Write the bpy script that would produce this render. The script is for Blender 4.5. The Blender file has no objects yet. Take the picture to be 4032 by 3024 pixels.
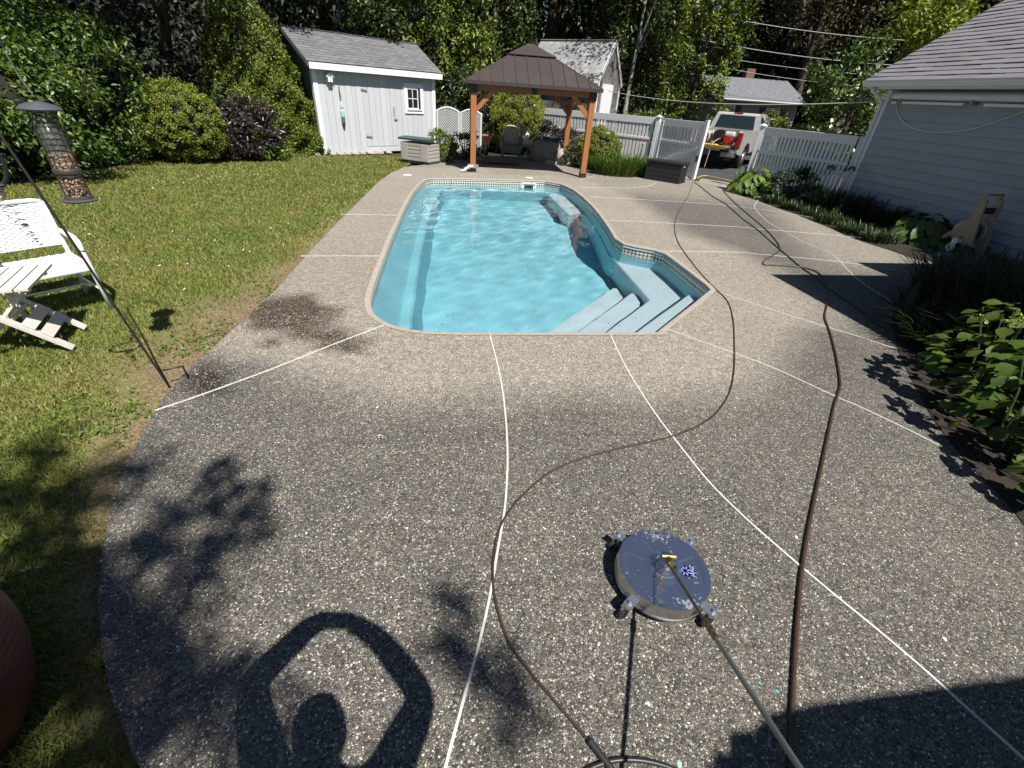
import bpy, bmesh, math, random
import numpy as np
from math import pi, sin, cos, radians, sqrt, atan2, hypot
from mathutils import Vector, Matrix, Euler
from mathutils.geometry import tessellate_polygon, delaunay_2d_cdt

random.seed(7)
rng = np.random.default_rng(11)
scene = bpy.context.scene
COL = scene.collection

# ---------------------------------------------------------------- camera
cam_d = bpy.data.cameras.new('camera')
cam = bpy.data.objects.new('camera', cam_d)
COL.objects.link(cam)
scene.camera = cam
CAM_H = 1.95
cam.location = (0, 0, CAM_H)
PITCH, ROLL = radians(33.0), radians(4.0)
_f = Vector((0, cos(PITCH), -sin(PITCH)))
_u = Vector((0, sin(PITCH), cos(PITCH)))
_r = Vector((1, 0, 0))
_r2 = _r * cos(ROLL) + _u * sin(ROLL)
_u2 = _u * cos(ROLL) - _r * sin(ROLL)
cam.rotation_euler = Matrix((_r2, _u2, -_f)).transposed().to_euler()
cam_d.sensor_width = 36.0
cam_d.lens = 36.0 * 1750.0 / 4032.0
cam_d.clip_start = 0.02
cam_d.clip_end = 3000

# ---------------------------------------------------------------- sky and sun
SUN_EL, SUN_TO = radians(56.7), Vector((-0.295, 0.463, -0.836)).normalized()
world = bpy.data.worlds.new('World')
scene.world = world
world.use_nodes = True
wn = world.node_tree
sky = wn.nodes.new('ShaderNodeTexSky')
sky.sky_type = 'NISHITA'
sky.sun_disc = False
sky.sun_elevation = SUN_EL
# light comes from the direction -SUN_TO; the sky node measures rotation clockwise from +Y
sky.sun_rotation = atan2(-SUN_TO.x, -SUN_TO.y)
sky.altitude = 20
sky.air_density = 0.8
sky.dust_density = 0.3
sky.ozone_density = 1.2
bg = wn.nodes['Background']
bg.inputs['Strength'].default_value = 0.05
wn.links.new(sky.outputs['Color'], bg.inputs['Color'])
sun_d = bpy.data.lights.new('sun', 'SUN')
sun_d.energy = 5.0
sun_d.angle = radians(0.53)
sun_d.cycles.is_caustics_light = True
sun_d.color = (1.0, 0.955, 0.88)
sun = bpy.data.objects.new('sun', sun_d)
COL.objects.link(sun)
sun.location = (20, -30, 50)
sun.rotation_euler = (-SUN_TO).to_track_quat('Z', 'Y').to_euler()

scene.view_settings.view_transform = 'Standard'
scene.view_settings.look = 'None'
scene.view_settings.gamma = 1.0
scene.view_settings.use_curve_mapping = False
scene.view_settings.exposure = 0.64
scene.render.engine = 'CYCLES'
cy = scene.cycles
cy.max_bounces = 7
cy.diffuse_bounces = 3
cy.glossy_bounces = 3
cy.transmission_bounces = 5
cy.transparent_max_bounces = 12
cy.volume_bounces = 0
cy.caustics_reflective = False
cy.caustics_refractive = True
cy.sample_clamp_indirect = 6.0
cy.use_adaptive_sampling = True
cy.adaptive_threshold = 0.012
cy.use_denoising = True
try:
    cy.denoiser = 'OPENIMAGEDENOISE'
    cy.denoising_prefilter = 'ACCURATE'
except Exception:
    pass

# ---------------------------------------------------------------- materials
MATS = {}
def M(name, col, rough=.6, metal=0., var=0., vs=5., col2=None, bump=0., bs=60., isl=0., orand=0.,
      spec=.5, coat=0., stretch=None, trans=0., fine=0., fs=120.):
    """Principled material: noise variation between col and col2, per-piece variation, fine bump."""
    if name in MATS: return MATS[name]
    m = bpy.data.materials.new(name); m.use_nodes = True
    n = m.node_tree.nodes; l = m.node_tree.links
    b = n['Principled BSDF']; out = n['Material Output']
    b.inputs['Roughness'].default_value = rough
    b.inputs['Metallic'].default_value = metal
    b.inputs['Specular IOR Level'].default_value = spec
    b.inputs['Coat Weight'].default_value = coat
    tc = n.new('ShaderNodeTexCoord'); vec = tc.outputs['Object']
    if stretch:
        mp = n.new('ShaderNodeMapping'); mp.inputs['Scale'].default_value = stretch
        l.new(vec, mp.inputs['Vector']); vec = mp.outputs['Vector']
    c = None
    if col2 is None and var: col2 = tuple(v * (1 - var) for v in col)
    if col2 is not None:
        nz = n.new('ShaderNodeTexNoise'); nz.inputs['Scale'].default_value = vs
        nz.inputs['Detail'].default_value = 5; nz.inputs['Roughness'].default_value = .65
        l.new(vec, nz.inputs['Vector'])
        rp = n.new('ShaderNodeMapRange'); rp.inputs['From Min'].default_value = .33; rp.inputs['From Max'].default_value = .67
        l.new(nz.outputs['Fac'], rp.inputs['Value'])
        mx = n.new('ShaderNodeMix'); mx.data_type = 'RGBA'
        mx.inputs['A'].default_value = (*col, 1); mx.inputs['B'].default_value = (*col2, 1)
        l.new(rp.outputs['Result'], mx.inputs['Factor']); c = mx.outputs['Result']
    def val(c, src, amt):
        h = n.new('ShaderNodeHueSaturation')
        r = n.new('ShaderNodeMapRange'); r.inputs['To Min'].default_value = 1 - amt; r.inputs['To Max'].default_value = 1 + amt
        l.new(src, r.inputs['Value']); l.new(r.outputs['Result'], h.inputs['Value'])
        r2 = n.new('ShaderNodeMapRange'); r2.inputs['To Min'].default_value = .5 + amt * .06; r2.inputs['To Max'].default_value = .5 - amt * .06
        l.new(src, r2.inputs['Value']); l.new(r2.outputs['Result'], h.inputs['Hue'])
        if c is None: h.inputs['Color'].default_value = (*col, 1)
        else: l.new(c, h.inputs['Color'])
        return h.outputs['Color']
    if isl:
        g = n.new('ShaderNodeNewGeometry'); c = val(c, g.outputs['Random Per Island'], isl)
    if orand:
        oi = n.new('ShaderNodeObjectInfo'); c = val(c, oi.outputs['Random'], orand)
    if fine:
        nf = n.new('ShaderNodeTexNoise'); nf.inputs['Scale'].default_value = fs; nf.inputs['Detail'].default_value = 3
        l.new(vec, nf.inputs['Vector']); c = val(c, nf.outputs['Fac'], fine)
    if c is not None: l.new(c, b.inputs['Base Color'])
    else: b.inputs['Base Color'].default_value = (*col, 1)
    if bump:
        nb = n.new('ShaderNodeTexNoise'); nb.inputs['Scale'].default_value = bs; nb.inputs['Detail'].default_value = 4
        l.new(vec, nb.inputs['Vector'])
        bp = n.new('ShaderNodeBump'); bp.inputs['Strength'].default_value = bump; bp.inputs['Distance'].default_value = .01
        l.new(nb.outputs['Fac'], bp.inputs['Height']); l.new(bp.outputs['Normal'], b.inputs['Normal'])
    if trans:
        t = n.new('ShaderNodeBsdfTranslucent'); ms = n.new('ShaderNodeMixShader'); ms.inputs[0].default_value = trans
        g2 = n.new('ShaderNodeMix'); g2.data_type = 'RGBA'; g2.blend_type = 'MULTIPLY'; g2.inputs['Factor'].default_value = 1
        if c is not None: l.new(c, g2.inputs['A'])
        else: g2.inputs['A'].default_value = (*col, 1)
        g2.inputs['B'].default_value = (1.5, 1.6, .55, 1)
        l.new(g2.outputs['Result'], t.inputs['Color'])
        l.new(b.outputs[0], ms.inputs[1]); l.new(t.outputs[0], ms.inputs[2]); l.new(ms.outputs[0], out.inputs['Surface'])
    MATS[name] = m
    return m

def leafmat(name, col, amt=.5, rough=.42, trans=.28):
    return M(name, col, rough=rough, isl=amt, trans=trans, spec=.45)

# ---------------------------------------------------------------- mesh helpers
def link(o, parent=None):
    COL.objects.link(o)
    if parent is not None: o.parent = parent
    return o
def tag(o, label=None, cat=None, group=None, kind=None):
    if label: o['label'] = label
    if cat: o['category'] = cat
    if group: o['group'] = group
    if kind: o['kind'] = kind
    return o
def thing(name, label, cat, loc=(0, 0, 0), rz=0., group=None):
    o = bpy.data.objects.new(name, None); o.empty_display_size = .1
    o.location = loc; o.rotation_euler = (0, 0, rz)
    return tag(link(o), label, cat, group)
def mesh_np(name, V, F, mat, parent=None, smooth=False):
    V = np.ascontiguousarray(V, dtype=np.float32); F = np.ascontiguousarray(F, dtype=np.int32)
    me = bpy.data.meshes.new(name)
    me.vertices.add(len(V)); me.vertices.foreach_set('co', V.ravel())
    k = F.shape[1]
    me.loops.add(F.size); me.loops.foreach_set('vertex_index', F.ravel())
    me.polygons.add(len(F))
    me.polygons.foreach_set('loop_start', np.arange(0, F.size, k, dtype=np.int32))
    me.polygons.foreach_set('loop_total', np.full(len(F), k, dtype=np.int32))
    if smooth: me.polygons.foreach_set('use_smooth', np.ones(len(F), dtype=bool))
    me.update(calc_edges=True)
    if mat: me.materials.append(mat)
    return link(bpy.data.objects.new(name, me), parent)

def unit(v):
    v = Vector(v); return v.normalized() if v.length > 1e-9 else Vector((0, 0, 1))
class MB:
    def __init__(s): s.v = []; s.f = []
    def add(s, vs, fs):
        k = len(s.v); s.v += [tuple(v) for v in vs]; s.f += [tuple(i + k for i in f) for f in fs]; return s
    def box(s, c, d, rot=None, bev=0.):
        x, y, z = d[0] / 2, d[1] / 2, d[2] / 2
        if bev:
            b = min(bev, x * .9, y * .9, z * .9)
            bm = bmesh.new(); bmesh.ops.create_cube(bm, size=1)
            for v in bm.verts: v.co = Vector((v.co.x * 2 * x, v.co.y * 2 * y, v.co.z * 2 * z))
            bmesh.ops.bevel(bm, geom=bm.edges[:], offset=b, segments=2, affect='EDGES', profile=.6)
            bm.verts.index_update()
            vs = [v.co.copy() for v in bm.verts]; fs = [[v.index for v in f.verts] for f in bm.faces]; bm.free()
        else:
            vs = [Vector(p) for p in ((-x, -y, -z), (x, -y, -z), (x, y, -z), (-x, y, -z), (-x, -y, z), (x, -y, z), (x, y, z), (-x, y, z))]
            fs = [(3, 2, 1, 0), (4, 5, 6, 7), (0, 1, 5, 4), (1, 2, 6, 5), (2, 3, 7, 6), (3, 0, 4, 7)]
        R = Euler(rot).to_matrix() if rot else None
        return s.add([(R @ v if R else v) + Vector(c) for v in vs], fs)
    def bar(s, p0, p1, w, h, up=(0, 0, 1)):
        p0, p1 = Vector(p0), Vector(p1); d = unit(p1 - p0); u = Vector(up)
        if abs(d.dot(u)) > .98: u = Vector((0, 1, 0))
        a = d.cross(u).normalized(); b = a.cross(d)
        vs = [p + a * sx * w / 2 + b * sy * h / 2 for p in (p0, p1) for sx, sy in ((-1, -1), (1, -1), (1, 1), (-1, 1))]
        return s.add(vs, [(3, 2, 1, 0), (4, 5, 6, 7), (0, 1, 5, 4), (1, 2, 6, 5), (2, 3, 7, 6), (3, 0, 4, 7)])
    def tube(s, pts, r, n=8, cap=True):
        pts = [Vector(p) for p in pts]; m = len(pts)
        rs = r if hasattr(r, '__len__') else [r] * m
        t0 = unit(pts[1] - pts[0]); a = t0.orthogonal().normalized(); vs = []
        for i, p in enumerate(pts):
            t = unit(pts[min(i + 1, m - 1)] - pts[max(i - 1, 0)])
            a = unit(a - t * a.dot(t)); b = t.cross(a)
            vs += [p + (a * cos(2 * pi * k / n) + b * sin(2 * pi * k / n)) * rs[i] for k in range(n)]
        fs = [(i * n + k, i * n + (k + 1) % n, (i + 1) * n + (k + 1) % n, (i + 1) * n + k) for i in range(m - 1) for k in range(n)]
        if cap: fs += [tuple(range(n - 1, -1, -1)), tuple((m - 1) * n + k for k in range(n))]
        return s.add(vs, fs)
    def cyl(s, p0, p1, r0, r1=None, n=12): return s.tube([p0, p1], [r0, r0 if r1 is None else r1], n)
    def lathe(s, prof, n=24, c=(0, 0, 0), axis=None, cap=True):
        vs = []; c = Vector(c)
        R = Vector(axis).to_track_quat('Z', 'Y').to_matrix() if axis else None
        for r, z in prof:
            for k in range(n):
                v = Vector((r * cos(2 * pi * k / n), r * sin(2 * pi * k / n), z)); vs.append((R @ v if R else v) + c)
        m = len(prof)
        fs = [(i * n + k, i * n + (k + 1) % n, (i + 1) * n + (k + 1) % n, (i + 1) * n + k) for i in range(m - 1) for k in range(n)]
        if cap and prof[0][0] > 1e-6: fs.append(tuple(range(n - 1, -1, -1)))
        if cap and prof[-1][0] > 1e-6: fs.append(tuple((m - 1) * n + k for k in range(n)))
        return s.add(vs, fs)
    def prism(s, poly, z0, z1):
        n = len(poly)
        A = sum(poly[i][0] * poly[(i + 1) % n][1] - poly[(i + 1) % n][0] * poly[i][1] for i in range(n))
        if A < 0: poly = poly[::-1]
        vs = [(p[0], p[1], z0) for p in poly] + [(p[0], p[1], z1) for p in poly]
        tri = tessellate_polygon([[Vector((p[0], p[1], 0)) for p in poly]])
        fs = [(i, (i + 1) % n, n + (i + 1) % n, n + i) for i in range(n)]
        for t in tri:
            a, b, c = t
            ar = (poly[b][0] - poly[a][0]) * (poly[c][1] - poly[a][1]) - (poly[c][0] - poly[a][0]) * (poly[b][1] - poly[a][1])
            if ar < 0: a, b, c = a, c, b
            fs += [(n + a, n + b, n + c), (c, b, a)]
        return s.add(vs, fs)
    def slab(s, poly, O, eu, ev, th, off=0.):
        """2-D polygon on the plane (O, eu, ev), extruded th along the plane's normal."""
        O, eu, ev = Vector(O), Vector(eu).normalized(), Vector(ev).normalized(); nn = eu.cross(ev)
        n = len(poly)
        if n < 3: return s
        A = sum(poly[i][0] * poly[(i + 1) % n][1] - poly[(i + 1) % n][0] * poly[i][1] for i in range(n))
        if A < 0: poly = poly[::-1]
        vs = [O + eu * p[0] + ev * p[1] + nn * (off + t) for t in (0, th) for p in poly]
        return s.add(vs, [tuple(range(n - 1, -1, -1)), tuple(range(n, 2 * n))] + [(i, (i + 1) % n, n + (i + 1) % n, n + i) for i in range(n)])
    def build(s, name, mat, parent=None, smooth=False, loc=None, angle=None):
        me = bpy.data.meshes.new(name); me.from_pydata(s.v, [], s.f)
        if smooth:
            me.polygons.foreach_set('use_smooth', [True] * len(me.polygons))
            if angle is not None:
                try: me.set_sharp_from_angle(angle=radians(angle))
                except Exception: pass
        me.update()
        if mat: me.materials.append(mat)
        o = link(bpy.data.objects.new(name, me), parent)
        if loc: o.location = loc
        return o
def clip(poly, a, b, c):
    out = []
    for i in range(len(poly)):
        p, q = poly[i], poly[(i + 1) % len(poly)]
        dp, dq = a * p[0] + b * p[1] + c, a * q[0] + b * q[1] + c
        if dp >= 0: out.append(p)
        if (dp >= 0) != (dq >= 0):
            t = dp / (dp - dq); out.append((p[0] + (q[0] - p[0]) * t, p[1] + (q[1] - p[1]) * t))
    return out
_cube = {}
def piece(name, mat, parent, loc, dims, rot=(0, 0, 0)):
    """A block part that shares one unit-cube mesh per material."""
    k = mat.name
    if k not in _cube:
        mb = MB().box((0, 0, 0), (1, 1, 1)); me = bpy.data.meshes.new('block_' + k); me.from_pydata(mb.v, [], mb.f); me.materials.append(mat); me.update()
        _cube[k] = me
    o = bpy.data.objects.new(name, _cube[k]); o.location = loc; o.scale = dims; o.rotation_euler = rot
    return link(o, parent)
def copy_tree(o, parent=None):
    c = o.copy(); link(c); c.parent = parent
    for ch in list(o.children):
        copy_tree(ch, c)
    return c
def smooth_line(pts, z, sub=5):
    """Catmull-Rom through the given plan points."""
    P = [Vector((p[0], p[1], p[2] if len(p) > 2 else z)) for p in pts]
    P = [P[0] * 2 - P[1]] + P + [P[-1] * 2 - P[-2]]; out = []
    for i in range(1, len(P) - 2):
        for k in range(sub):
            t = k / sub; a, b, c, d = P[i - 1:i + 3]
            out.append(.5 * ((2 * b) + (c - a) * t + (2 * a - 5 * b + 4 * c - d) * t * t + (3 * b - a - 3 * c + d) * t ** 3))
    return out + [P[-2]]
def inside(poly, X, Y):
    r = np.zeros(len(X), bool); n = len(poly)
    for i in range(n):
        x0, y0 = poly[i][:2]; x1, y1 = poly[(i + 1) % n][:2]
        if y0 == y1: continue
        c = ((y0 > Y) != (y1 > Y)) & (X < (x1 - x0) * (Y - y0) / (y1 - y0) + x0)
        r ^= c
    return r
def polydist(poly, X, Y):
    d = np.full(len(X), 1e9); n = len(poly)
    for i in range(n):
        a = np.array(poly[i][:2]); b = np.array(poly[(i + 1) % n][:2]); e = b - a; L = max(e @ e, 1e-9)
        t = np.clip(((X - a[0]) * e[0] + (Y - a[1]) * e[1]) / L, 0, 1)
        d = np.minimum(d, np.hypot(X - a[0] - t * e[0], Y - a[1] - t * e[1]))
    return d
def offset(poly, d):
    """Inward offset of a counter-clockwise polygon by d."""
    n = len(poly); A = sum(poly[i][0] * poly[(i + 1) % n][1] - poly[(i + 1) % n][0] * poly[i][1] for i in range(n))
    s = 1 if A > 0 else -1; out = []
    for i in range(n):
        p0, p1, p2 = (Vector(poly[j % n][:2]) for j in (i - 1, i, i + 1))
        e0 = (p1 - p0).normalized(); e1 = (p2 - p1).normalized()
        n0 = Vector((-e0.y, e0.x)) * s; n1 = Vector((-e1.y, e1.x)) * s; b = (n0 + n1)
        b = b / max(b.length_squared, .35) * 2
        out.append((p1.x + b.x * d, p1.y + b.y * d))
    return out
def sheet(name, poly, z, mat, holes=()):
    loops = [[Vector((p[0], p[1], 0)) for p in poly]] + [[Vector((p[0], p[1], 0)) for p in h] for h in holes]
    tri = tessellate_polygon(loops); P = [v for lp in loops for v in lp]
    fs = []
    for a, b, c in tri:
        ar = (P[b].x - P[a].x) * (P[c].y - P[a].y) - (P[c].x - P[a].x) * (P[b].y - P[a].y)
        if abs(ar) < 1e-9: continue
        fs.append((a, b, c) if ar > 0 else (a, c, b))
    me = bpy.data.meshes.new(name); me.from_pydata([(v.x, v.y, z) for v in P], [], fs); me.materials.append(mat); me.update()
    return tag(link(bpy.data.objects.new(name, me)), kind='structure')
def bend(V, F, name, mat, parent): return mesh_np(name, V, F, mat, parent)

# ---------------------------------------------------------------- foliage helpers
def rdir(n):
    v = rng.normal(size=(n, 3)); return v / np.linalg.norm(v, axis=1, keepdims=True)
def nrm(v): return v / np.maximum(np.linalg.norm(v, axis=1, keepdims=True), 1e-9)
def leaf_mesh(name, P, D, L, W, mat, parent, fold=.18, O=None):
    """One folded leaf (four corners) per point, P base, D direction, L length, W width."""
    n = len(P); L = np.broadcast_to(np.asarray(L, float), (n,))[:, None]; W = np.broadcast_to(np.asarray(W, float), (n,))[:, None]
    S = nrm(np.cross(D, rdir(n) if O is None else rdir(n) * .75 + O)); N = np.cross(S, D)
    mid = P + D * L * .45
    V = np.stack([P, mid + S * W * .5 + N * W * fold, P + D * L - N * L * .08, mid - S * W * .5 + N * W * fold], 1).reshape(-1, 3)
    i = np.arange(n)[:, None] * 4
    F = np.concatenate([np.concatenate([i, i + 1, i + 2], 1), np.concatenate([i, i + 2, i + 3], 1)], 0)
    return mesh_np(name, V, F, mat, parent)
def clumps(n, c, r, nclump, shell=.75, cr=.3, flat=1., zmin=None, out=False):
    """Leaf base points gathered in clumps over an ellipsoid: returns points and outward directions."""
    c = np.array(c, float); r = np.array(r, float)
    d = rdir(nclump); rad = shell + (1 - shell) * rng.random(nclump)[:, None] ** .5
    rad = rad * (1 + (.13 if shell < .9 else .035) * rng.normal(size=(nclump, 1)))
    C = d * rad
    k = rng.integers(0, nclump, n)
    cs = cr * (.6 + .8 * rng.random(nclump))
    e = rdir(n); e[:, 2] *= flat
    Q = C[k] + e * (rng.random((n, 1)) ** .45) * cs[k][:, None]
    P = c + Q * r
    D = nrm(e * .3 + C[k] * .25 + rdir(n) * .8 + np.array([0, 0, -.25])); O = nrm(e * .5 + C[k] * .6) + np.array([0, 0, .55])
    if zmin is not None:
        m = P[:, 2] > zmin; P, D, O = P[m], D[m], O[m]
    return (P, D, O) if out else (P, D)
def blades(name, P, az, H, W, lean, mat, parent, seg=3):
    """Arching strap leaves."""
    n = len(P); t = np.linspace(0, 1, seg + 1)
    H = np.broadcast_to(H, (n,)); W = np.broadcast_to(W, (n,)); lean = np.broadcast_to(lean, (n,))
    dx, dy = np.cos(az), np.sin(az); V = []
    for q in t:
        out = lean * H * q ** 1.7; up = H * (q - .35 * np.minimum(lean, 1.6) * q ** 3)
        w = W * (1 - .92 * q ** 2.2) * .5
        X = P[:, 0] + dx * out; Y = P[:, 1] + dy * out; Z = P[:, 2] + up
        V.append(np.stack([X - dy * w, Y + dx * w, Z], 1)); V.append(np.stack([X + dy * w, Y - dx * w, Z], 1))
    m = 2 * (seg + 1); V = np.stack(V, 1).reshape(-1, 3); i = np.arange(n)[:, None] * m
    F = np.concatenate([np.concatenate([i + 2 * k, i + 2 * k + 1, i + 2 * k + 3, i + 2 * k + 2], 1) for k in range(seg)], 0)
    return mesh_np(name, V, F, mat, parent)

# ================================================================ SETTING
POOL = [(-1.614,4.503),(-1.539,4.282),(-1.463,4.128),(-1.357,4.004),(-1.227,3.902),(-1.041,3.829),(-0.838,3.808),(-0.544,3.836),(0.120,3.932),(0.810,4.039),(1.450,4.151),(1.715,4.512),(2.066,4.983),(2.478,5.551),(2.478,5.738),(2.386,6.361),(2.270,7.085),(2.144,7.242),(1.889,7.354),(1.687,7.485),(1.591,7.777),(1.587,8.613),(1.559,9.455),(1.506,10.355),(1.396,11.361),(1.229,12.390),(0.959,13.134),(0.520,13.409),(-0.429,13.232),(-1.795,12.861),(-2.457,12.592),(-2.581,12.309),(-2.580,11.619),(-2.511,10.539),(-2.321,8.964),(-2.010,6.814),(-1.789,5.440),(-1.674,4.775)]
# denser outline
def resample(poly, step):
    out = []
    for i in range(len(poly)):
        a, b = Vector(poly[i]), Vector(poly[(i + 1) % len(poly)]); k = max(1, int((b - a).length / step))
        out += [tuple(a.lerp(b, j / k)) for j in range(k)]
    return out
DECK = ([(6.707,7.787),(6.629,8.255),(6.499,8.639),(6.379,9.197),(6.427,9.833),(6.371,10.346),(6.311,11.149),(6.198,11.726),(6.096,12.547),(5.885,13.238),(5.744,13.964),(5.687,14.890),(5.381,15.734),(4.624,16.271),(3.831,16.523),(3.136,17.545),(2.336,17.747),(1.694,18.050),(1.050,18.806),(-0.707,18.807),(-2.022,17.997),(-2.418,16.646),(-2.895,15.399),(-3.267,14.753),(-3.588,14.169),(-3.640,12.854),(-3.544,11.388),(-3.261,9.036),(-3.049,7.272),(-2.812,5.534),(-2.672,4.625),(-2.613,3.934),(-2.571,3.396),(-2.540,2.852),(-2.481,2.558),(-2.422,2.357),(-2.338,2.127),(-2.247,1.898),(-2.165,1.716),(-2.077,1.555),(-1.993,1.411),(-1.909,1.281),(-1.810,1.142),(-1.713,1.018),(-1.598,0.889),(-1.485,0.775),(-1.372,0.673),(-1.257,0.582),(-1.148,0.500),(-1.021,0.413)]
        + [(-1.05, -.4), (-1.0, -3.2), (12.0, -3.2), (10.4, 5.0), (9.0, 7.0)])

# lawn, soil and the wider ground
def ground_mat():
    m = bpy.data.materials.new('lawn_soil'); m.use_nodes = True; n = m.node_tree.nodes; l = m.node_tree.links
    b = n['Principled BSDF']; b.inputs['Roughness'].default_value = .95; b.inputs['Specular IOR Level'].default_value = .1
    tc = n.new('ShaderNodeTexCoord')
    at = n.new('ShaderNodeAttribute'); at.attribute_name = 'bare'
    n1 = n.new('ShaderNodeTexNoise'); n1.inputs['Scale'].default_value = 1.3; n1.inputs['Detail'].default_value = 6; n1.inputs['Roughness'].default_value = .7
    n2 = n.new('ShaderNodeTexNoise'); n2.inputs['Scale'].default_value = 55; n2.inputs['Detail'].default_value = 4
    for q in (n1, n2): l.new(tc.outputs['Object'], q.inputs['Vector'])
    r1 = n.new('ShaderNodeValToRGB'); e = r1.color_ramp.elements
    e[0].position = .32; e[0].color = (.085, .12, .028, 1); e[1].position = .7; e[1].color = (.17, .205, .055, 1)
    l.new(n1.outputs['Fac'], r1.inputs['Fac'])
    r2 = n.new('ShaderNodeValToRGB'); e = r2.color_ramp.elements
    e[0].position = .35; e[0].color = (.12, .085, .05, 1); e[1].position = .7; e[1].color = (.30, .22, .14, 1)
    l.new(n2.outputs['Fac'], r2.inputs['Fac'])
    ad = n.new('ShaderNodeMath'); ad.operation = 'MULTIPLY_ADD'; l.new(n2.outputs['Fac'], ad.inputs[0]); ad.inputs[1].default_value = .6; ad.inputs[2].default_value = -.3
    ad2 = n.new('ShaderNodeMath'); ad2.operation = 'ADD'; ad2.use_clamp = True; l.new(ad.outputs[0], ad2.inputs[0]); l.new(at.outputs['Fac'], ad2.inputs[1])
    mx = n.new('ShaderNodeMix'); mx.data_type = 'RGBA'; l.new(ad2.outputs[0], mx.inputs['Factor']); l.new(r1.outputs['Color'], mx.inputs['A']); l.new(r2.outputs['Color'], mx.inputs['B'])
    l.new(mx.outputs['Result'], b.inputs['Base Color'])
    bp = n.new('ShaderNodeBump'); bp.inputs['Strength'].default_value = .6; bp.inputs['Distance'].default_value = .03; l.new(n2.outputs['Fac'], bp.inputs['Height']); l.new(bp.outputs['Normal'], b.inputs['Normal'])
    return m
HOLE = [(-2.0, 2.4), (5.2, 2.4), (5.6, 10.5), (3.2, 13.4), (-3.2, 13.4), (-3.2, 8.0)]
sheet('ground', [(-900, -700), (900, -700), (900, 1500), (-900, 1500)], -.06, M('forest_floor', (.055, .045, .028), .95, var=.5, vs=.6, bump=.5, bs=8), holes=[HOLE])
LAWN = [(-3.588,14.169),(-3.640,12.854),(-3.544,11.388),(-3.261,9.036),(-3.049,7.272),(-2.812,5.534),(-2.672,4.625),(-2.613,3.934),(-2.571,3.396),(-2.540,2.852),(-2.481,2.558),(-2.422,2.357),(-2.338,2.127),(-2.247,1.898),(-2.165,1.716),(-2.077,1.555),(-1.993,1.411),(-1.909,1.281),(-1.810,1.142),(-1.713,1.018),(-1.598,0.889),(-1.485,0.775),(-1.372,0.673),(-1.257,0.582),(-1.148,0.500),(-1.021,0.413)] + [(-1.05, -3.5), (-12, -3.5), (-11.2, 6.5)] + [(-9.681,8.513),(-9.613,9.370),(-9.617,10.495),(-9.753,12.384),(-8.702,13.205),(-8.101,14.742),(-7.320,15.506),(-6.607,15.558),(-4.386,16.677),(-3.657,16.574)]
def bare_of(X, Y):
    d = polydist(DECK, X, Y)
    w = .30 + .75 * np.exp(-((Y - 3.6) / 1.3) ** 2) + .06 * np.sin(Y * 5.1) + .05 * np.sin(Y * 11.7 + 1)
    return np.clip(1.15 - d / w, 0, 1) * np.clip(1.25 - np.maximum(Y - 5.5, 0) / 5, .25, 1) * np.clip(.55 + .45 * (Y - .5) / 1.5, .3, 1)
def grid_sheet(name, outer, holes, z, mat, step, attrs, near=None):
    """A flat sheet cut to its outline, with inner points so that per-point attributes can vary."""
    loops = [resample(outer, step * 1.2)] + [resample(h, step * .7) for h in holes]
    V = []; E = []
    for lp in loops:
        k = len(V); V += [Vector(p) for p in lp]; E += [(k + i, k + (i + 1) % len(lp)) for i in range(len(lp))]
    xs = np.array([p[0] for p in outer]); ys = np.array([p[1] for p in outer])
    gx, gy = np.meshgrid(np.arange(xs.min(), xs.max(), step), np.arange(ys.min(), ys.max(), step)); gx = gx.ravel(); gy = gy.ravel()
    gx = gx + rng.uniform(-.3, .3, len(gx)) * step; gy = gy + rng.uniform(-.3, .3, len(gy)) * step
    ok = inside(outer, gx, gy) & (polydist(outer, gx, gy) > step * .5)
    for h in holes: ok &= ~inside(h, gx, gy) & (polydist(h, gx, gy) > step * .4)
    V += [Vector((a, b)) for a, b in zip(gx[ok], gy[ok])]
    vo, eo, fo, *_ = delaunay_2d_cdt(V, E, [], 0, 1e-5)
    co = np.array([(v.x, v.y) for v in vo]); fc = np.array([f for f in fo]); c = co[fc].mean(1)
    keep = inside(outer, c[:, 0], c[:, 1])
    for h in holes: keep &= ~inside(h, c[:, 0], c[:, 1])
    o = mesh_np(name, np.c_[co, np.full(len(co), z)], fc[keep], mat)
    for nm, fn in attrs.items():
        a = o.data.attributes.new(nm, 'FLOAT', 'POINT'); a.data.foreach_set('value', fn(co[:, 0], co[:, 1]).astype(np.float32))
    return tag(o, kind='structure')
grid_sheet('lawn', LAWN, [], -.03, ground_mat(), .3, {'bare': bare_of})

# driveway and the stone strip at the gate
asphalt = M('asphalt', (.055, .055, .058), .9, var=.35, vs=3, bump=.5, bs=150)
sheet('driveway', [(5.2, 17.2), (7.6, 15.1), (11.5, 16.0), (18, 30), (22, 60), (12, 60), (7.5, 30), (4.9, 20)], -.045, asphalt)
grass_strip = sheet('path', [(4.6, 16.0), (7.1, 13.9), (7.6, 15.05), (5.1, 17.2)], -.03, M('stone_dust', (.30, .29, .26), .95, var=.4, vs=6, bump=.4, bs=60))
mulch = M('mulch', (.032, .023, .016), .95, var=.6, vs=25, bump=1.0, bs=40)
sheet('planting_bed_house', [(5.744,13.964),(5.885,13.238),(6.096,12.547),(6.198,11.726),(6.311,11.149),(6.371,10.346),(6.427,9.833),(6.379,9.197),(6.499,8.639),(6.629,8.255),(6.707,7.787)] + [(8.9, 7.2), (8.3, 12.4), (7.9, 13.2), (6.9, 14.6), (6.4, 14.9)], -.02, mulch)
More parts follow.
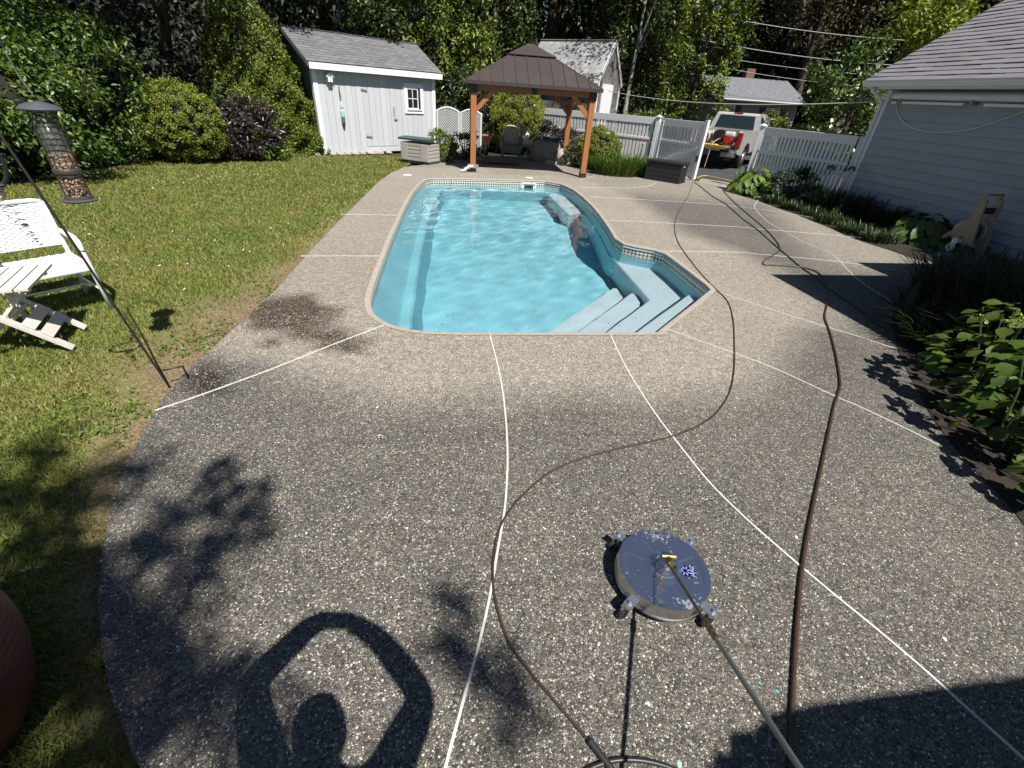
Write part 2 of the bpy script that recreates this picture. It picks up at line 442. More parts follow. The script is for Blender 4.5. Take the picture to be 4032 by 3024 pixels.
sheet('planting_bed_gazebo', [(1.694,18.050),(2.336,17.747),(3.136,17.545),(3.831,16.523),(4.624,16.271)] + [(5.2, 16.3), (4.0, 17.6), (.3, 20.9), (-2.4, 24), (-4.6, 20.6), (-3.6, 18.2)] + [(-3.582,16.224),(-2.895,15.399),(-2.418,16.646),(-2.022,17.997),(-0.707,18.807),(1.050,18.806)], -.035, mulch)
sheet('planting_bed_hedge', [(-10.9, 7.5)] + [(-9.681,8.513),(-9.613,9.370),(-9.617,10.495),(-9.753,12.384),(-8.702,13.205),(-8.101,14.742),(-7.320,15.506),(-6.607,15.558)] + [(-8.5, 17.5), (-15, 20), (-15, 8)], -.025, mulch)

# ---------------------------------------------------------------- deck
ISLAND = [(6.007,6.721),(4.981,5.713),(4.297,4.822),(3.878,4.100),(3.643,3.608),(3.470,3.228),(3.338,2.923),(3.249,2.670),(3.192,2.443),(3.161,2.269),(3.142,2.135),(3.113,1.987),(3.072,1.861)] + [(4.6, 1.2), (8.2, 1.2), (7.6, 6.9)]
STAINS = [((-2.254,3.995), .62, .40, -.62), ((-1.569,3.503), .30, .19, -.35), ((-2.334,2.752), .24, .15, -.5), ((-2.172,3.457), .1, .06, 0)]
def tan_of(X, Y):
    d = polydist(POOL, X, Y)
    w = 1.05 + .05 * np.sin(X * 3.1 + Y * 1.3) + .04 * np.sin(X * 7.3 - Y * 4.1)
    w = np.where((X > .5) & (Y > 4.5), w + .25, w)
    w = w + 1.2 * np.clip((-.9 - X) / .4, 0, 1) * np.clip((Y - 3.0) / .8, 0, 1)
    t = 1 - np.clip((d - w * .8) / (w * .5), 0, 1)
    far = np.clip((Y - 11.5) / 1.5, 0, 1)
    edge = np.clip((X - (4.6 + .28 * (Y - 8))) / .8, 0, 1) * np.clip((Y - 6.5), 0, 1)
    return np.clip(np.maximum.reduce([t, far * .7, edge * .8]), 0, 1) * .82 + .08
def stain_of(X, Y):
    s = np.zeros(len(X))
    for (c, a, b, th) in STAINS:
        u = (X - c[0]) * cos(th) + (Y - c[1]) * sin(th); v = -(X - c[0]) * sin(th) + (Y - c[1]) * cos(th)
        r = np.sqrt((u / a) ** 2 + (v / b) ** 2) + .12 * np.sin(np.arctan2(v, u) * 5 + a * 20)
        s = np.maximum(s, np.clip((1.15 - r) / .35, 0, 1))
    return s
def deck_mat():
    m = bpy.data.materials.new('exposed_aggregate'); m.use_nodes = True; n = m.node_tree.nodes; l = m.node_tree.links
    b = n['Principled BSDF']; b.inputs['Specular IOR Level'].default_value = .35
    tc = n.new('ShaderNodeTexCoord')
    def at(k):
        a = n.new('ShaderNodeAttribute'); a.attribute_name = k; return a.outputs['Fac']
    vo = n.new('ShaderNodeTexVoronoi'); vo.inputs['Scale'].default_value = 110; vo.inputs['Randomness'].default_value = .95
    ve = n.new('ShaderNodeTexVoronoi'); ve.feature = 'DISTANCE_TO_EDGE'; ve.inputs['Scale'].default_value = 110; ve.inputs['Randomness'].default_value = .95
    nz = n.new('ShaderNodeTexNoise'); nz.inputs['Scale'].default_value = .9; nz.inputs['Detail'].default_value = 6; nz.inputs['Roughness'].default_value = .62
    ng = n.new('ShaderNodeTexNoise'); ng.inputs['Scale'].default_value = 14; ng.inputs['Detail'].default_value = 5
    for q in (vo, ve, nz, ng): l.new(tc.outputs['Object'], q.inputs['Vector'])
    sp = n.new('ShaderNodeSeparateColor'); l.new(vo.outputs['Color'], sp.inputs[0])
    def ramp(stops, src):
        r = n.new('ShaderNodeValToRGB'); r.color_ramp.interpolation = 'CONSTANT' if len(stops) > 4 else 'LINEAR'
        e = r.color_ramp.elements
        while len(e) < len(stops): e.new(.5)
        for k, (p, c) in enumerate(stops): e[k].position = p; e[k].color = (*c, 1)
        l.new(src, r.inputs['Fac']); return r.outputs['Color']
    dark = ramp([(0, (.045, .043, .040)), (.18, (.10, .095, .088)), (.42, (.15, .141, .127)), (.6, (.125, .122, .118)), (.74, (.19, .173, .145)), (.86, (.26, .233, .188)), (.955, (.46, .44, .39))], sp.outputs[0])
    lite = ramp([(0, (.14, .122, .098)), (.14, (.24, .215, .178)), (.36, (.34, .305, .255)), (.6, (.41, .365, .30)), (.78, (.47, .425, .35)), (.90, (.58, .54, .46)), (.96, (.72, .69, .62))], sp.outputs[0])
    def mix(f, a, c, blend='MIX'):
        x = n.new('ShaderNodeMix'); x.data_type = 'RGBA'; x.blend_type = blend
        if hasattr(f, 'links'): l.new(f, x.inputs['Factor'])
        else: x.inputs['Factor'].default_value = f
        for s, k in ((a, 'A'), (c, 'B')):
            if hasattr(s, 'links'): l.new(s, x.inputs[k])
            else: x.inputs[k].default_value = (*s, 1)
        return x.outputs['Result']
    def mr(src, a, b_, c=0, d=1):
        r = n.new('ShaderNodeMapRange'); r.inputs['From Min'].default_value = a; r.inputs['From Max'].default_value = b_
        r.inputs['To Min'].default_value = c; r.inputs['To Max'].default_value = d; l.new(src, r.inputs['Value']); return r.outputs['Result']
    def math(op, a, c):
        x = n.new('ShaderNodeMath'); x.operation = op; x.use_clamp = True
        for k, s in enumerate((a, c)):
            if hasattr(s, 'links'): l.new(s, x.inputs[k])
            else: x.inputs[k].default_value = s
        return x.outputs[0]
    blot = mr(nz.outputs['Fac'], .3, .7, -.10, .10)
    add = n.new('ShaderNodeMath'); add.operation = 'ADD'; add.use_clamp = True; l.new(at('tan'), add.inputs[0]); l.new(blot, add.inputs[1])
    c = mix(add.outputs[0], dark, lite)
    mort = mix(add.outputs[0], (.095, .089, .08), (.36, .315, .25))
    c = mix(mr(ve.outputs['Distance'], .02, .11, 1, 0), c, mort)
    grime = mr(ng.outputs['Fac'], .35, .7, .82, 1.12)
    gm = n.new('ShaderNodeHueSaturation'); l.new(grime, gm.inputs['Value']); l.new(c, gm.inputs['Color']); c = gm.outputs['Color']
    st = math('MULTIPLY', at('stain'), mr(ng.outputs['Fac'], .25, .5, .5, 1))
    wet = mix(1.0, c, (.22, .19, .145), 'MULTIPLY')
    white = mr(sp.outputs[0], .93, .94)
    keep = math('MULTIPLY', white, .7)
    wet = mix(keep, wet, c)
    c = mix(st, c, wet)
    l.new(c, b.inputs['Base Color'])
    l.new(mr(at('stain'), 0, 1, .78, .45), b.inputs['Roughness'])
    hgt = n.new('ShaderNodeMath'); hgt.operation = 'MULTIPLY_ADD'; l.new(mr(ve.outputs['Distance'], 0, .22), hgt.inputs[0]); hgt.inputs[1].default_value = 1.0; l.new(mr(sp.outputs[1], 0, 1, -.2, .2), hgt.inputs[2])
    bp = n.new('ShaderNodeBump'); bp.inputs['Strength'].default_value = .75; bp.inputs['Distance'].default_value = .005
    l.new(hgt.outputs[0], bp.inputs['Height']); l.new(bp.outputs['Normal'], b.inputs['Normal'])
    return m
deck = grid_sheet('pool_deck', DECK, [POOL], 0., deck_mat(), .15, {'tan': tan_of, 'stain': stain_of})
concrete = M('deck_edge_concrete', (.24, .22, .19), .85, var=.3, vs=9, bump=.4, bs=80)
def skirt(poly, z0, z1, closed=True):
    n = len(poly); V = [(p[0], p[1], z) for z in (z0, z1) for p in poly]
    return MB().add(V, [(i, (i + 1) % n, n + (i + 1) % n, n + i) for i in range(n if closed else n - 1)])
skirt(DECK, -.12, 0).build('deck_edge', concrete, deck)

# light pebbles that stand proud of the deck close to the camera
def pebbles():
    n = 38000
    r = .35 + 4.2 * rng.random(n * 3) ** .75; a = rng.uniform(-1.25, 1.25, n * 3)
    X, Y = r * np.sin(a), r * np.cos(a)
    ok = inside(DECK, X, Y) & ~inside(offset(POOL, -.03), X, Y) & ~inside(ISLAND, X, Y)
    X, Y = X[ok][:n], Y[ok][:n]; k = len(X)
    s = .0026 + .0020 * rng.random(k) + .0040 * rng.random(k) ** 9
    e = .55 + .4 * rng.random(k); th = rng.uniform(0, pi, k); V = []
    for j in range(6):
        q = 2 * pi * j / 6 + .3 * rng.random(k); rr = s * (.82 + .3 * rng.random(k))
        u, v = rr * np.cos(q), rr * np.sin(q) * e
        V.append(np.stack([X + u * np.cos(th) - v * np.sin(th), Y + u * np.sin(th) + v * np.cos(th), np.full(k, -.001)], 1))
    V.append(np.stack([X, Y, s * .5], 1)); V = np.stack(V, 1).reshape(-1, 3)
    i = np.arange(k)[:, None] * 7
    F = np.concatenate([np.concatenate([i + j, i + (j + 1) % 6, i + 6], 1) for j in range(6)], 0)
    m = bpy.data.materials.new('pebble'); m.use_nodes = True; nn = m.node_tree.nodes; ll = m.node_tree.links
    b = nn['Principled BSDF']; b.inputs['Roughness'].default_value = .5
    g = nn.new('ShaderNodeNewGeometry'); rp = nn.new('ShaderNodeValToRGB'); rp.color_ramp.interpolation = 'CONSTANT'; el = rp.color_ramp.elements
    for p, c in ((.0, (.58, .56, .49)), (.25, (.46, .41, .31)), (.5, (.32, .30, .27)), (.72, (.68, .66, .60)), (.8, (.24, .20, .16)), (.93, (.44, .33, .22))):
        x = el[0] if p == 0 else el.new(p); x.color = (*c, 1)
    ll.new(g.outputs['Random Per Island'], rp.inputs['Fac']); ll.new(rp.outputs['Color'], b.inputs['Base Color'])
    el.remove(el[-1]) if len(el) > 6 else None
    tag(mesh_np('pebble', V, F, m, deck, smooth=True), kind='stuff')
pebbles()
# chips of coloured glass set in the deck
chipcols = {'cyan': (.10, .36, .42), 'green': (.09, .22, .10), 'frost': (.35, .45, .42), 'blue': (.05, .06, .3), 'red': (.2, .06, .04), 'lilac': (.42, .33, .4), 'pale': (.62, .62, .58)}
for p, cn, s in (((-0.756,0.945), 'cyan', .011), ((0.160,0.949), 'cyan', .009), ((1.152,0.871), 'cyan', .012), ((-1.279,1.218), 'green', .009), ((-0.340,1.350), 'frost', .011), ((-0.412,1.334), 'green', .008),
                    ((-0.856,2.265), 'pale', .012), ((-0.137,1.949), 'lilac', .012), ((-0.815,2.122), 'cyan', .012), ((-0.808,2.149), 'frost', .010), ((0.044,2.153), 'blue', .009), ((0.763,2.069), 'green', .009),
                    ((0.583,0.798), 'green', .010), ((0.615,0.794), 'pale', .013), ((0.685,0.612), 'frost', .017), ((1.092,0.897), 'cyan', .010), ((0.229,0.818), 'red', .008), ((-2.133,2.429), 'green', .01),
                    ((-1.355,2.590), 'cyan', .009), ((0.287,2.246), 'blue', .008), ((-1.040,0.864), 'frost', .014), ((-1.000,0.912), 'green', .008), ((0.265,1.046), 'red', .008), ((-0.402,1.000), 'lilac', .01),
                    ((-0.961,2.568), 'pale', .016), ((1.623,1.657), 'pale', .016), ((2.037,1.137), 'pale', .015), ((2.095,1.390), 'green', .008), ((1.702,2.047), 'lilac', .010), ((1.664,1.309), 'pale', .012)):
    mb = MB(); k = random.randint(5, 7)
    s *= .8; mb.lathe([(s * .9, -.002), (s, .0015), (s * .6, .0035)], k)
    o = mb.build('glass_chip', M('chip_' + cn, chipcols[cn], .25), deck, loc=(p[0], p[1], 0)); o.scale = (1, .55 + .3 * random.random(), 1); o.rotation_euler.z = random.uniform(0, 3)

# joint strips between the slabs
joint = M('joint_strip', (.66, .65, .61), .6, var=.3, vs=14, fine=.15, fs=90)
for pts in ([(-2.422,2.357),(-2.247,2.558),(-1.942,2.954),(-1.661,3.367),(-1.266,3.920)],
            [(-0.254,3.875),(-0.147,3.351),(-0.074,2.923),(-0.030,2.565),(-0.003,2.262),(0.009,2.003),(0.008,1.709),(-0.014,1.435),(-0.034,1.184),(-0.062,0.975),(-0.097,0.782),(-0.126,0.620),(-0.137,0.555),(-0.165,0.436)],
            [(0.946,4.042),(0.980,3.509),(1.036,3.063),(1.101,2.695),(1.181,2.364),(1.266,2.045),(1.371,1.797),(1.499,1.558),(1.626,1.343),(1.750,1.148),(1.842,0.989),(1.917,0.841),(1.990,0.698),(2.040,0.597)],
            [(1.573,4.257),(2.095,3.824),(2.384,3.561),(2.687,3.173),(2.813,3.035),(3.016,2.753),(3.124,2.584)],
            [(2.567,5.456),(2.926,5.090),(3.418,4.620),(3.603,4.465),(3.885,4.180)],
            [(2.269,7.189),(3.527,7.437),(3.885,7.418),(5.165,7.291),(5.812,7.064),(6.187,6.968)],
            [(6.160,12.755),(5.724,11.952),(5.463,11.226),(5.201,10.003),(5.168,9.117),(5.159,8.395),(5.262,7.740),(4.920,6.500),(4.804,5.525)],
            [(-3.242,8.114),(-2.257,8.347)], [(-2.905,5.748),(-1.855,5.991)],
            [(1.603,11.532),(3.918,11.669),(5.132,11.587),(6.073,11.221),(6.615,10.863)],
            [(1.598,9.138),(4.263,9.339),(4.603,9.286),(6.208,9.186),(7.234,9.014)],
            [(1.460,12.771),(2.432,13.091),(3.007,13.396),(3.471,13.813),(3.919,14.652)], [(3.475,13.893),(4.191,12.610),(4.674,12.166),(4.837,11.488)],
            [(1.509,14.030),(1.922,14.741),(2.139,15.509),(2.203,16.054)], [(-2.296,13.320),(-1.987,12.802),(-1.856,12.179)], [(0.156,13.599),(0.169,12.970)]):
    P = smooth_line(pts, .004, 6); V = []; w = .0056
    for i, p in enumerate(P):
        t = unit(P[min(i + 1, len(P) - 1)] - P[max(i - 1, 0)]); s = Vector((-t.y, t.x, 0)) * w
        V += [p + s, p - s, p + s - Vector((0, 0, .008)), p - s - Vector((0, 0, .008))]
    F = []
    for i in range(len(P) - 1):
        a = 4 * i; b = a + 4; F += [(a + 1, b + 1, b, a), (a, b, b + 2, a + 2), (b + 1, a + 1, a + 3, b + 3)]
    MB().add(V, F).build('joint_strip', joint, deck)
for p in ((-3.164,12.828), (0.077,13.816)):
    MB().lathe([(.115, -.002), (.115, .006), (.105, .008), (.0, .008)], 28).build('skimmer_lid', M('lid_plastic', (.72, .68, .58), .5), deck, loc=(*p, 0), smooth=True, angle=30)

# ---------------------------------------------------------------- pool
pool = thing('swimming_pool', 'in-ground pool with pale blue shell, corner steps and diamond tile band', 'pool', (0, 0, 0))
def shell_mat():
    m = bpy.data.materials.new('pool_shell'); m.use_nodes = True; n = m.node_tree.nodes; l = m.node_tree.links
    b = n['Principled BSDF']; b.inputs['Roughness'].default_value = .55
    tc = n.new('ShaderNodeTexCoord')
    nz = n.new('ShaderNodeTexNoise'); nz.inputs['Scale'].default_value = 60; nz.inputs['Detail'].default_value = 3
    n2 = n.new('ShaderNodeTexNoise'); n2.inputs['Scale'].default_value = 1.6; n2.inputs['Detail'].default_value = 5
    n3 = n.new('ShaderNodeTexNoise'); n3.inputs['Scale'].default_value = 16; n3.inputs['Detail'].default_value = 2
    for q in (nz, n2, n3): l.new(tc.outputs['Object'], q.inputs['Vector'])
    r = n.new('ShaderNodeValToRGB'); e = r.color_ramp.elements
    e[0].position = .25; e[0].color = (.22, .54, .635, 1); e[1].position = .75; e[1].color = (.33, .68, .78, 1)  # the blue tint of the water is put into the shell colour
    l.new(nz.outputs['Fac'], r.inputs['Fac'])
    r2 = n.new('ShaderNodeMapRange'); r2.inputs['From Min'].default_value = .3; r2.inputs['From Max'].default_value = .7; r2.inputs['To Min'].default_value = .9; r2.inputs['To Max'].default_value = 1.07
    l.new(n2.outputs['Fac'], r2.inputs['Value'])
    h = n.new('ShaderNodeHueSaturation'); l.new(r.outputs['Color'], h.inputs['Color']); l.new(r2.outputs['Result'], h.inputs['Value'])
    # specks of debris lying on the floor
    r3 = n.new('ShaderNodeMapRange'); r3.inputs['From Min'].default_value = .735; r3.inputs['From Max'].default_value = .76; l.new(n3.outputs['Fac'], r3.inputs['Value'])
    mx = n.new('ShaderNodeMix'); mx.data_type = 'RGBA'; l.new(r3.outputs['Result'], mx.inputs['Factor']); l.new(h.outputs['Color'], mx.inputs['A']); mx.inputs['B'].default_value = (.10, .14, .12, 1)
    l.new(mx.outputs['Result'], b.inputs['Base Color'])
    return m
shellm = shell_mat()
def tile_mat():
    m = bpy.data.materials.new('diamond_tile'); m.use_nodes = True; n = m.node_tree.nodes; l = m.node_tree.links
    b = n['Principled BSDF']; b.inputs['Roughness'].default_value = .25
    at = n.new('ShaderNodeAttribute'); at.attribute_name = 'band'
    mp = n.new('ShaderNodeMapping'); mp.inputs['Rotation'].default_value = (0, 0, pi / 4); mp.inputs['Scale'].default_value = (1, 1, 1)
    l.new(at.outputs['Vector'], mp.inputs['Vector'])
    ck = n.new('ShaderNodeTexChecker'); ck.inputs['Scale'].default_value = 22
    ck.inputs['Color1'].default_value = (.62, .60, .52, 1); ck.inputs['Color2'].default_value = (.16, .12, .07, 1)
    l.new(mp.outputs['Vector'], ck.inputs['Vector']); l.new(ck.outputs['Color'], b.inputs['Base Color'])
    return m
PO = resample(POOL, .16)
if sum(PO[i][0] * PO[(i + 1) % len(PO)][1] - PO[(i + 1) % len(PO)][0] * PO[i][1] for i in range(len(PO))) < 0: PO = PO[::-1]
NP = len(PO)
def side_weight():
    w = []
    for i in range(NP):
        p0, p1, p2 = (Vector(PO[j % NP]) for j in (i - 2, i, i + 2)); t = (p2 - p0).normalized(); nx, ny = -t.y, t.x
        w.append(min(1, max(.16, 1.1 * nx)) if PO[i][0] < -.9 or nx > .3 else (.75 if ny < -.6 and PO[i][1] > 10 else .16))
    for _ in range(6): w = [(w[i - 1] + w[i] * 2 + w[(i + 1) % NP]) / 4 for i in range(NP)]
    return w
SWT = side_weight()
def ring(levels, name, mat, smooth=True, weighted=False):
    V = []
    for off, z in levels:
        q = offset(PO, off)
        V += [(PO[i][0] + (p[0] - PO[i][0]) * (SWT[i] if weighted else 1), PO[i][1] + (p[1] - PO[i][1]) * (SWT[i] if weighted else 1), z) for i, p in enumerate(q)]
    F = [(k * NP + i, (k + 1) * NP + i, (k + 1) * NP + (i + 1) % NP, k * NP + (i + 1) % NP) for k in range(len(levels) - 1) for i in range(NP)]
    return MB().add(V, F).build(name, mat, pool, smooth=smooth, angle=35)
WATER_Z = -.155
coping = M('coping', (.40, .35, .29), .7, var=.25, vs=14, bump=.2, bs=90)
ring([(-.05, .006), (-.005, .007), (.012, .002), (.018, -.012), (.012, -.03), (-.01, -.034)], 'coping', coping)
ring([(-.012, -.033), (.012, -.036), (.018, -.05), (.010, -.058), (.002, -.06)], 'edge_track', M('grey_track', (.38, .46, .50), .4))
tb = ring([(.004, -.058), (.008, -.19)], 'tile_band', tile_mat(), smooth=False)
a = tb.data.attributes.new('band', 'FLOAT_VECTOR', 'POINT')
acc = [0.]
for i in range(NP): acc.append(acc[-1] + (Vector(PO[(i + 1) % NP]) - Vector(PO[i])).length)
a.data.foreach_set('vector', [c for k in range(2) for i in range(NP) for c in (acc[i] + .0, -.13 * k, 0.)])
FLOOR_NEAR, FLOOR_FAR = -1.12, -1.42
lv = [(.006, -.188), (.05, -.24), (.27, -.58), (.30, -.605), (.41, -.61), (.44, -.64), (.52, -1.3), (.55, -2.5)]
ring(lv, 'wall', shellm, weighted=True)
fp = offset(PO, .49)
def floor_z(x, y): return FLOOR_NEAR + (FLOOR_FAR - FLOOR_NEAR) * min(1, max(0, (y - 5.5) / 5.5))
gx, gy = np.meshgrid(np.arange(-2.6, 3.6, .3), np.arange(3.2, 13.6, .3)); gx, gy = gx.ravel(), gy.ravel(); nx_ = len(np.arange(-2.6, 3.6, .3)); ny_ = len(gx) // nx_
def pool_z(x, y):
    t = min(1, max(0, (y - 5.2) / 4.6)); return -1.36 - .36 * (t * t * (3 - 2 * t))
ff = []
for j in range(ny_ - 1):
    for i in range(nx_ - 1):
        a = j * nx_ + i; cxm, cym = gx[a] + .15, gy[a] + .15
        if inside(PO, np.array([cxm]), np.array([cym]))[0] or polydist(PO, np.array([cxm]), np.array([cym]))[0] < .1: ff.append((a, a + 1, a + nx_ + 1, a + nx_))
MB().add([(x, y, pool_z(x, y)) for x, y in zip(gx, gy)], ff).build('floor', shellm, pool, smooth=True)
stepm = M('pool_step', (.58, .70, .75), .5, var=.12, vs=40, fine=.12, fs=160)  # paler than the shell: shallower water is painted into the step colour
def tread(poly, z, name='step'):
    mb = MB(); top = [(p[0], p[1]) for p in poly]; mb.prism(top, -2.4, z - .02); mb.prism(offset(top, .012), z - .021, z)
    return mb.build(name, stepm, pool)
tread([(1.212,4.429),(2.351,5.932),(2.403,5.867),(2.370,5.682),(2.775,6.174),(2.683,5.665),(1.676,4.494)], -.36)
tread([(1.568,7.707),(1.845,8.067),(2.402,8.343),(2.662,7.992),(2.952,6.428),(2.791,5.960),(1.762,4.723),(0.930,4.615),(1.817,5.881)], -.62)
tread([(0.618,4.803),(1.673,6.342),(1.734,6.326),(1.743,6.024),(1.709,5.939),(1.830,5.876),(1.200,4.876)], -.88)
tread([(0.266,4.972),(1.483,6.748),(1.542,6.744),(1.583,6.402),(1.553,6.313),(1.665,6.186),(1.031,5.065)], -1.12)
tread([(0.612,12.792),(1.035,13.140),(1.590,12.760),(1.761,10.685),(1.715,9.891),(1.299,10.855),(1.026,10.603)], -.60, 'corner_seat')
# skimmer mouth on the far wall
sk = MB()
p0 = Vector((*(0.081,13.163), 0)); p0.z = -.13
sk.box((0, 0, .085), (.40, .03, .03)); sk.box((0, 0, -.085), (.40, .03, .03)); sk.box((-.185, 0, 0), (.03, .03, .14)); sk.box((.185, 0, 0), (.03, .03, .14)); sk.box((0, .012, 0), (.34, .006, .14))
o = sk.build('skimmer_mouth', M('white_plastic', (.78, .78, .76), .4), pool, loc=(p0.x, p0.y - .05, p0.z)); o.rotation_euler.z = radians(7)
MB().box((0, 0, 0), (.24, .01, .06)).build('skimmer_opening', M('black_plastic', (.015, .015, .016), .5), pool, loc=(p0.x, p0.y - .062, p0.z)).rotation_euler.z = radians(7)
# leaves and specks floating and lying in the water
lm = M('fallen_leaf', (.12, .09, .05), .8, isl=.5)
n = 130
X = rng.uniform(-1.6, 2.2, n * 3); Y = 4.3 + 6.5 * rng.random(n * 3) ** 2.2
ok = inside(offset(PO, .35), X, Y); X, Y = X[ok][:n], Y[ok][:n]; D = nrm(np.c_[rdir(len(X))[:, :2], np.zeros(len(X))])
lf = leaf_mesh('fallen_leaf', np.c_[X, Y, np.full(len(X), WATER_Z + .002)], D, .012 + .02 * rng.random(len(X)), .01 + .008 * rng.random(len(X)), lm, pool, fold=.02)
tag(lf, kind='stuff')

# water
def water_mat():
    m = bpy.data.materials.new('pool_water'); m.use_nodes = True; b = m.node_tree.nodes['Principled BSDF']
    b.inputs['Transmission Weight'].default_value = 1; b.inputs['Roughness'].default_value = 0; b.inputs['IOR'].default_value = 1.33
    b.inputs['Base Color'].default_value = (.90, .98, 1, 1)
    return m
wo = grid_sheet('water', offset(PO, -.02), [], WATER_Z, water_mat(), .045, {})
wo.data.polygons.foreach_set('use_smooth', [True] * len(wo.data.polygons))
wco = np.empty(len(wo.data.vertices) * 3, np.float32); wo.data.vertices.foreach_get('co', wco); wco = wco.reshape(-1, 3)
wr = np.random.default_rng(5); wz = np.zeros(len(wco))
for k in range(34):       # low, crossing ripples
    kk = 2 * pi / wr.uniform(.16, .85); aa = wr.uniform(0, 2 * pi)
    wz += np.sin(wco[:, 0] * kk * cos(aa) + wco[:, 1] * kk * sin(aa) + wr.uniform(0, 6.3)) / kk * .0040
wco[:, 2] += wz * (.75 + .5 * np.clip((wco[:, 1] - 6) / 3, 0, 1))
wo.data.vertices.foreach_set('co', wco.ravel()); wo.data.update()
# sunlight reaches the shell through the rippled surface
wo.cycles.is_caustics_caster = True
for ch_ in list(pool.children): ch_.cycles.is_caustics_receiver = True

# ================================================================ BUILDINGS
white = M('white_paint', (.80, .81, .82), .5, var=.06, vs=6)
vinyl = M('white_vinyl', (.78, .79, .80), .35, var=.05, vs=3)
glassm = M('window_glass', (.012, .015, .02), .04, spec=.8)
boardm = M('grey_board', (.46, .49, .53), .8, col2=(.55, .57, .59), vs=7, orand=.05, stretch=(6, 6, 1), bump=.3, bs=30)
shing = M('asphalt_shingle', (.165, .165, .175), .95, var=.25, vs=30, orand=.16, fine=.2, fs=300)
greywood = M('dark_gable', (.12, .15, .14), .85, var=.3, vs=3)
darkm = M('interior_dark', (.02, .02, .022), .9)

# ---- garden shed with grey vertical boards
shed = thing('garden_shed', 'pale grey board garden shed with white trim and shingled roof', 'shed', (-6.57, 15.85, 0), radians(45.5))
SW, SD = 4.36, 2.7
MB().box((SW / 2, SD / 2 + .03, 1.13), (SW - .03, SD - .03, 2.2)).build('wall', greywood, shed)
x = .11; i = 0
while x < SW - .12:
    w = .215 if i % 6 != 5 else .14
    w = min(w, SW - .11 - x); z0 = .02
    if 1.5 < x < 2.75: z0 = .19
    piece('board', boardm, shed, (x + w / 2, -.004 + .003 * (i % 2), (2.26 + z0) / 2), (w - .008, .022, 2.26 - z0))
    x += w; i += 1
piece('sill_board', boardm, shed, (2.15, -.006, .10), (1.28, .02, .15))
for cx in (.045, SW - .045): piece('corner_board', white, shed, (cx, -.012, 1.12), (.13, .04, 2.26))
piece('corner_board', white, shed, (-.012, .06, 1.12), (.025, .12, 2.26))
piece('fascia', white, shed, (SW / 2 + .02, -.235, 2.33), (SW + .34, .028, .17))
for e in (-.19, SW + .19):
    mb = MB()
    mb.slab([(0, 0), (1.62, .88), (1.62, 1.0), (0, .12)], (e, -.24, 2.30), (0, 1, 0), (0, 0, 1), .03, -.015)
    mb.build('rake_board', white if e > 0 else greywood, shed)
# gable triangle and roof
for gx in (0, SW):
    MB().slab([(0, 0), (SD, 0), (1.37, 1.02)], (gx - (.012 if gx == 0 else -.012), 0, 2.22), (0, 1, 0), (0, 0, 1), .03, -.015).build('gable', greywood, shed)
roofb = M('roof_deck', (.10, .10, .105), .9)
sl = Vector((0, 1.60, .86)); L = sl.length; ev = sl.normalized()
MB().slab([(-.2, 0), (SW + .2, 0), (SW + .2, L), (-.2, L)], (0, -.25, 2.415), (1, 0, 0), ev, .03, -.02).build('roof', roofb, shed)
MB().slab([(-.2, 0), (SW + .2, 0), (SW + .2, 1.75), (-.2, 1.75)], (0, 1.35, 3.26), (1, 0, 0), Vector((0, 1.35, -.95)), .03, -.03).build('rear_roof', roofb, shed)
rows = 13
for r in range(rows):
    y0 = r * L / rows; off = (.15 if r % 2 else 0) - .2; x = -.2
    k = 0
    while x < SW + .2:
        x1 = min(SW + .2, (off + .305 * (k + 1)))
        if x1 > x + .03:
            tilt = math.atan2(sl.z, sl.y)
            c = Vector((0, -.25, 2.415)) + ev * (y0 + .075) + Vector((0, -sin(tilt), cos(tilt))) * (.016 + .0015 * ((k * 7 + r * 3) % 3))
            piece('shingle', shing, shed, ((x + x1) / 2, c.y, c.z), (x1 - x - .012, L / rows + .02, .012), (tilt - .07, 0, 0))
        x = x1; k += 1
for k in range(14): piece('ridge_shingle', shing, shed, (-.2 + (SW + .4) * (k + .5) / 14, 1.36, 3.286), ((SW + .4) / 14 + .02, .22, .012), (0, .012, 0))
# window
win = MB(); 
for (cx, cz, dx, dz) in ((3.47, 2.005, .77, .13), (3.47, 1.245, .77, .12), (3.145, 1.625, .12, .63), (3.795, 1.625, .12, .63)): win.box((cx, -.03, cz), (dx, .035, dz))
wf = win.build('window', white, shed)
MB().box((3.47, -.022, 1.625), (.54, .008, .64)).build('pane', glassm, wf)
mb = MB()
for (cx, cz, dx, dz) in ((3.42, 1.92, .44, .04), (3.42, 1.335, .44, .04), (3.21, 1.63, .035, .6), (3.63, 1.63, .035, .6), (3.42, 1.63, .022, .6), (3.42, 1.63, .42, .022)): mb.box((cx, -.032, cz), (dx, .014, dz))
mb.build('muntin', white, wf)
MB().box((3.47, -.045, 1.30), (.60, .06, .03)).build('sill', white, wf)
# hinges and latch of the door
iron = M('weathered_iron', (.36, .35, .34), .6, metal=.6)
for (hx, hz) in ((1.55, .48), (1.52, 1.80)): piece('hinge', iron, shed, (hx + .09, -.03, hz), (.22, .012, .05), (0, .12, 0))
piece('latch', iron, shed, (2.70, -.035, 1.0), (.12, .02, .05)); piece('latch', iron, shed, (2.65, -.03, 1.24), (.03, .02, .26))
# side window, mostly hidden by the yew
MB().box((-.03, 1.2, 1.2), (.03, .55, 1.3)).build('side_window', M('dim_trim', (.25, .33, .33), .6), shed)
MB().box((-.05, 1.2, 1.2), (.02, .42, 1.15)).build('side_pane', glassm, shed)
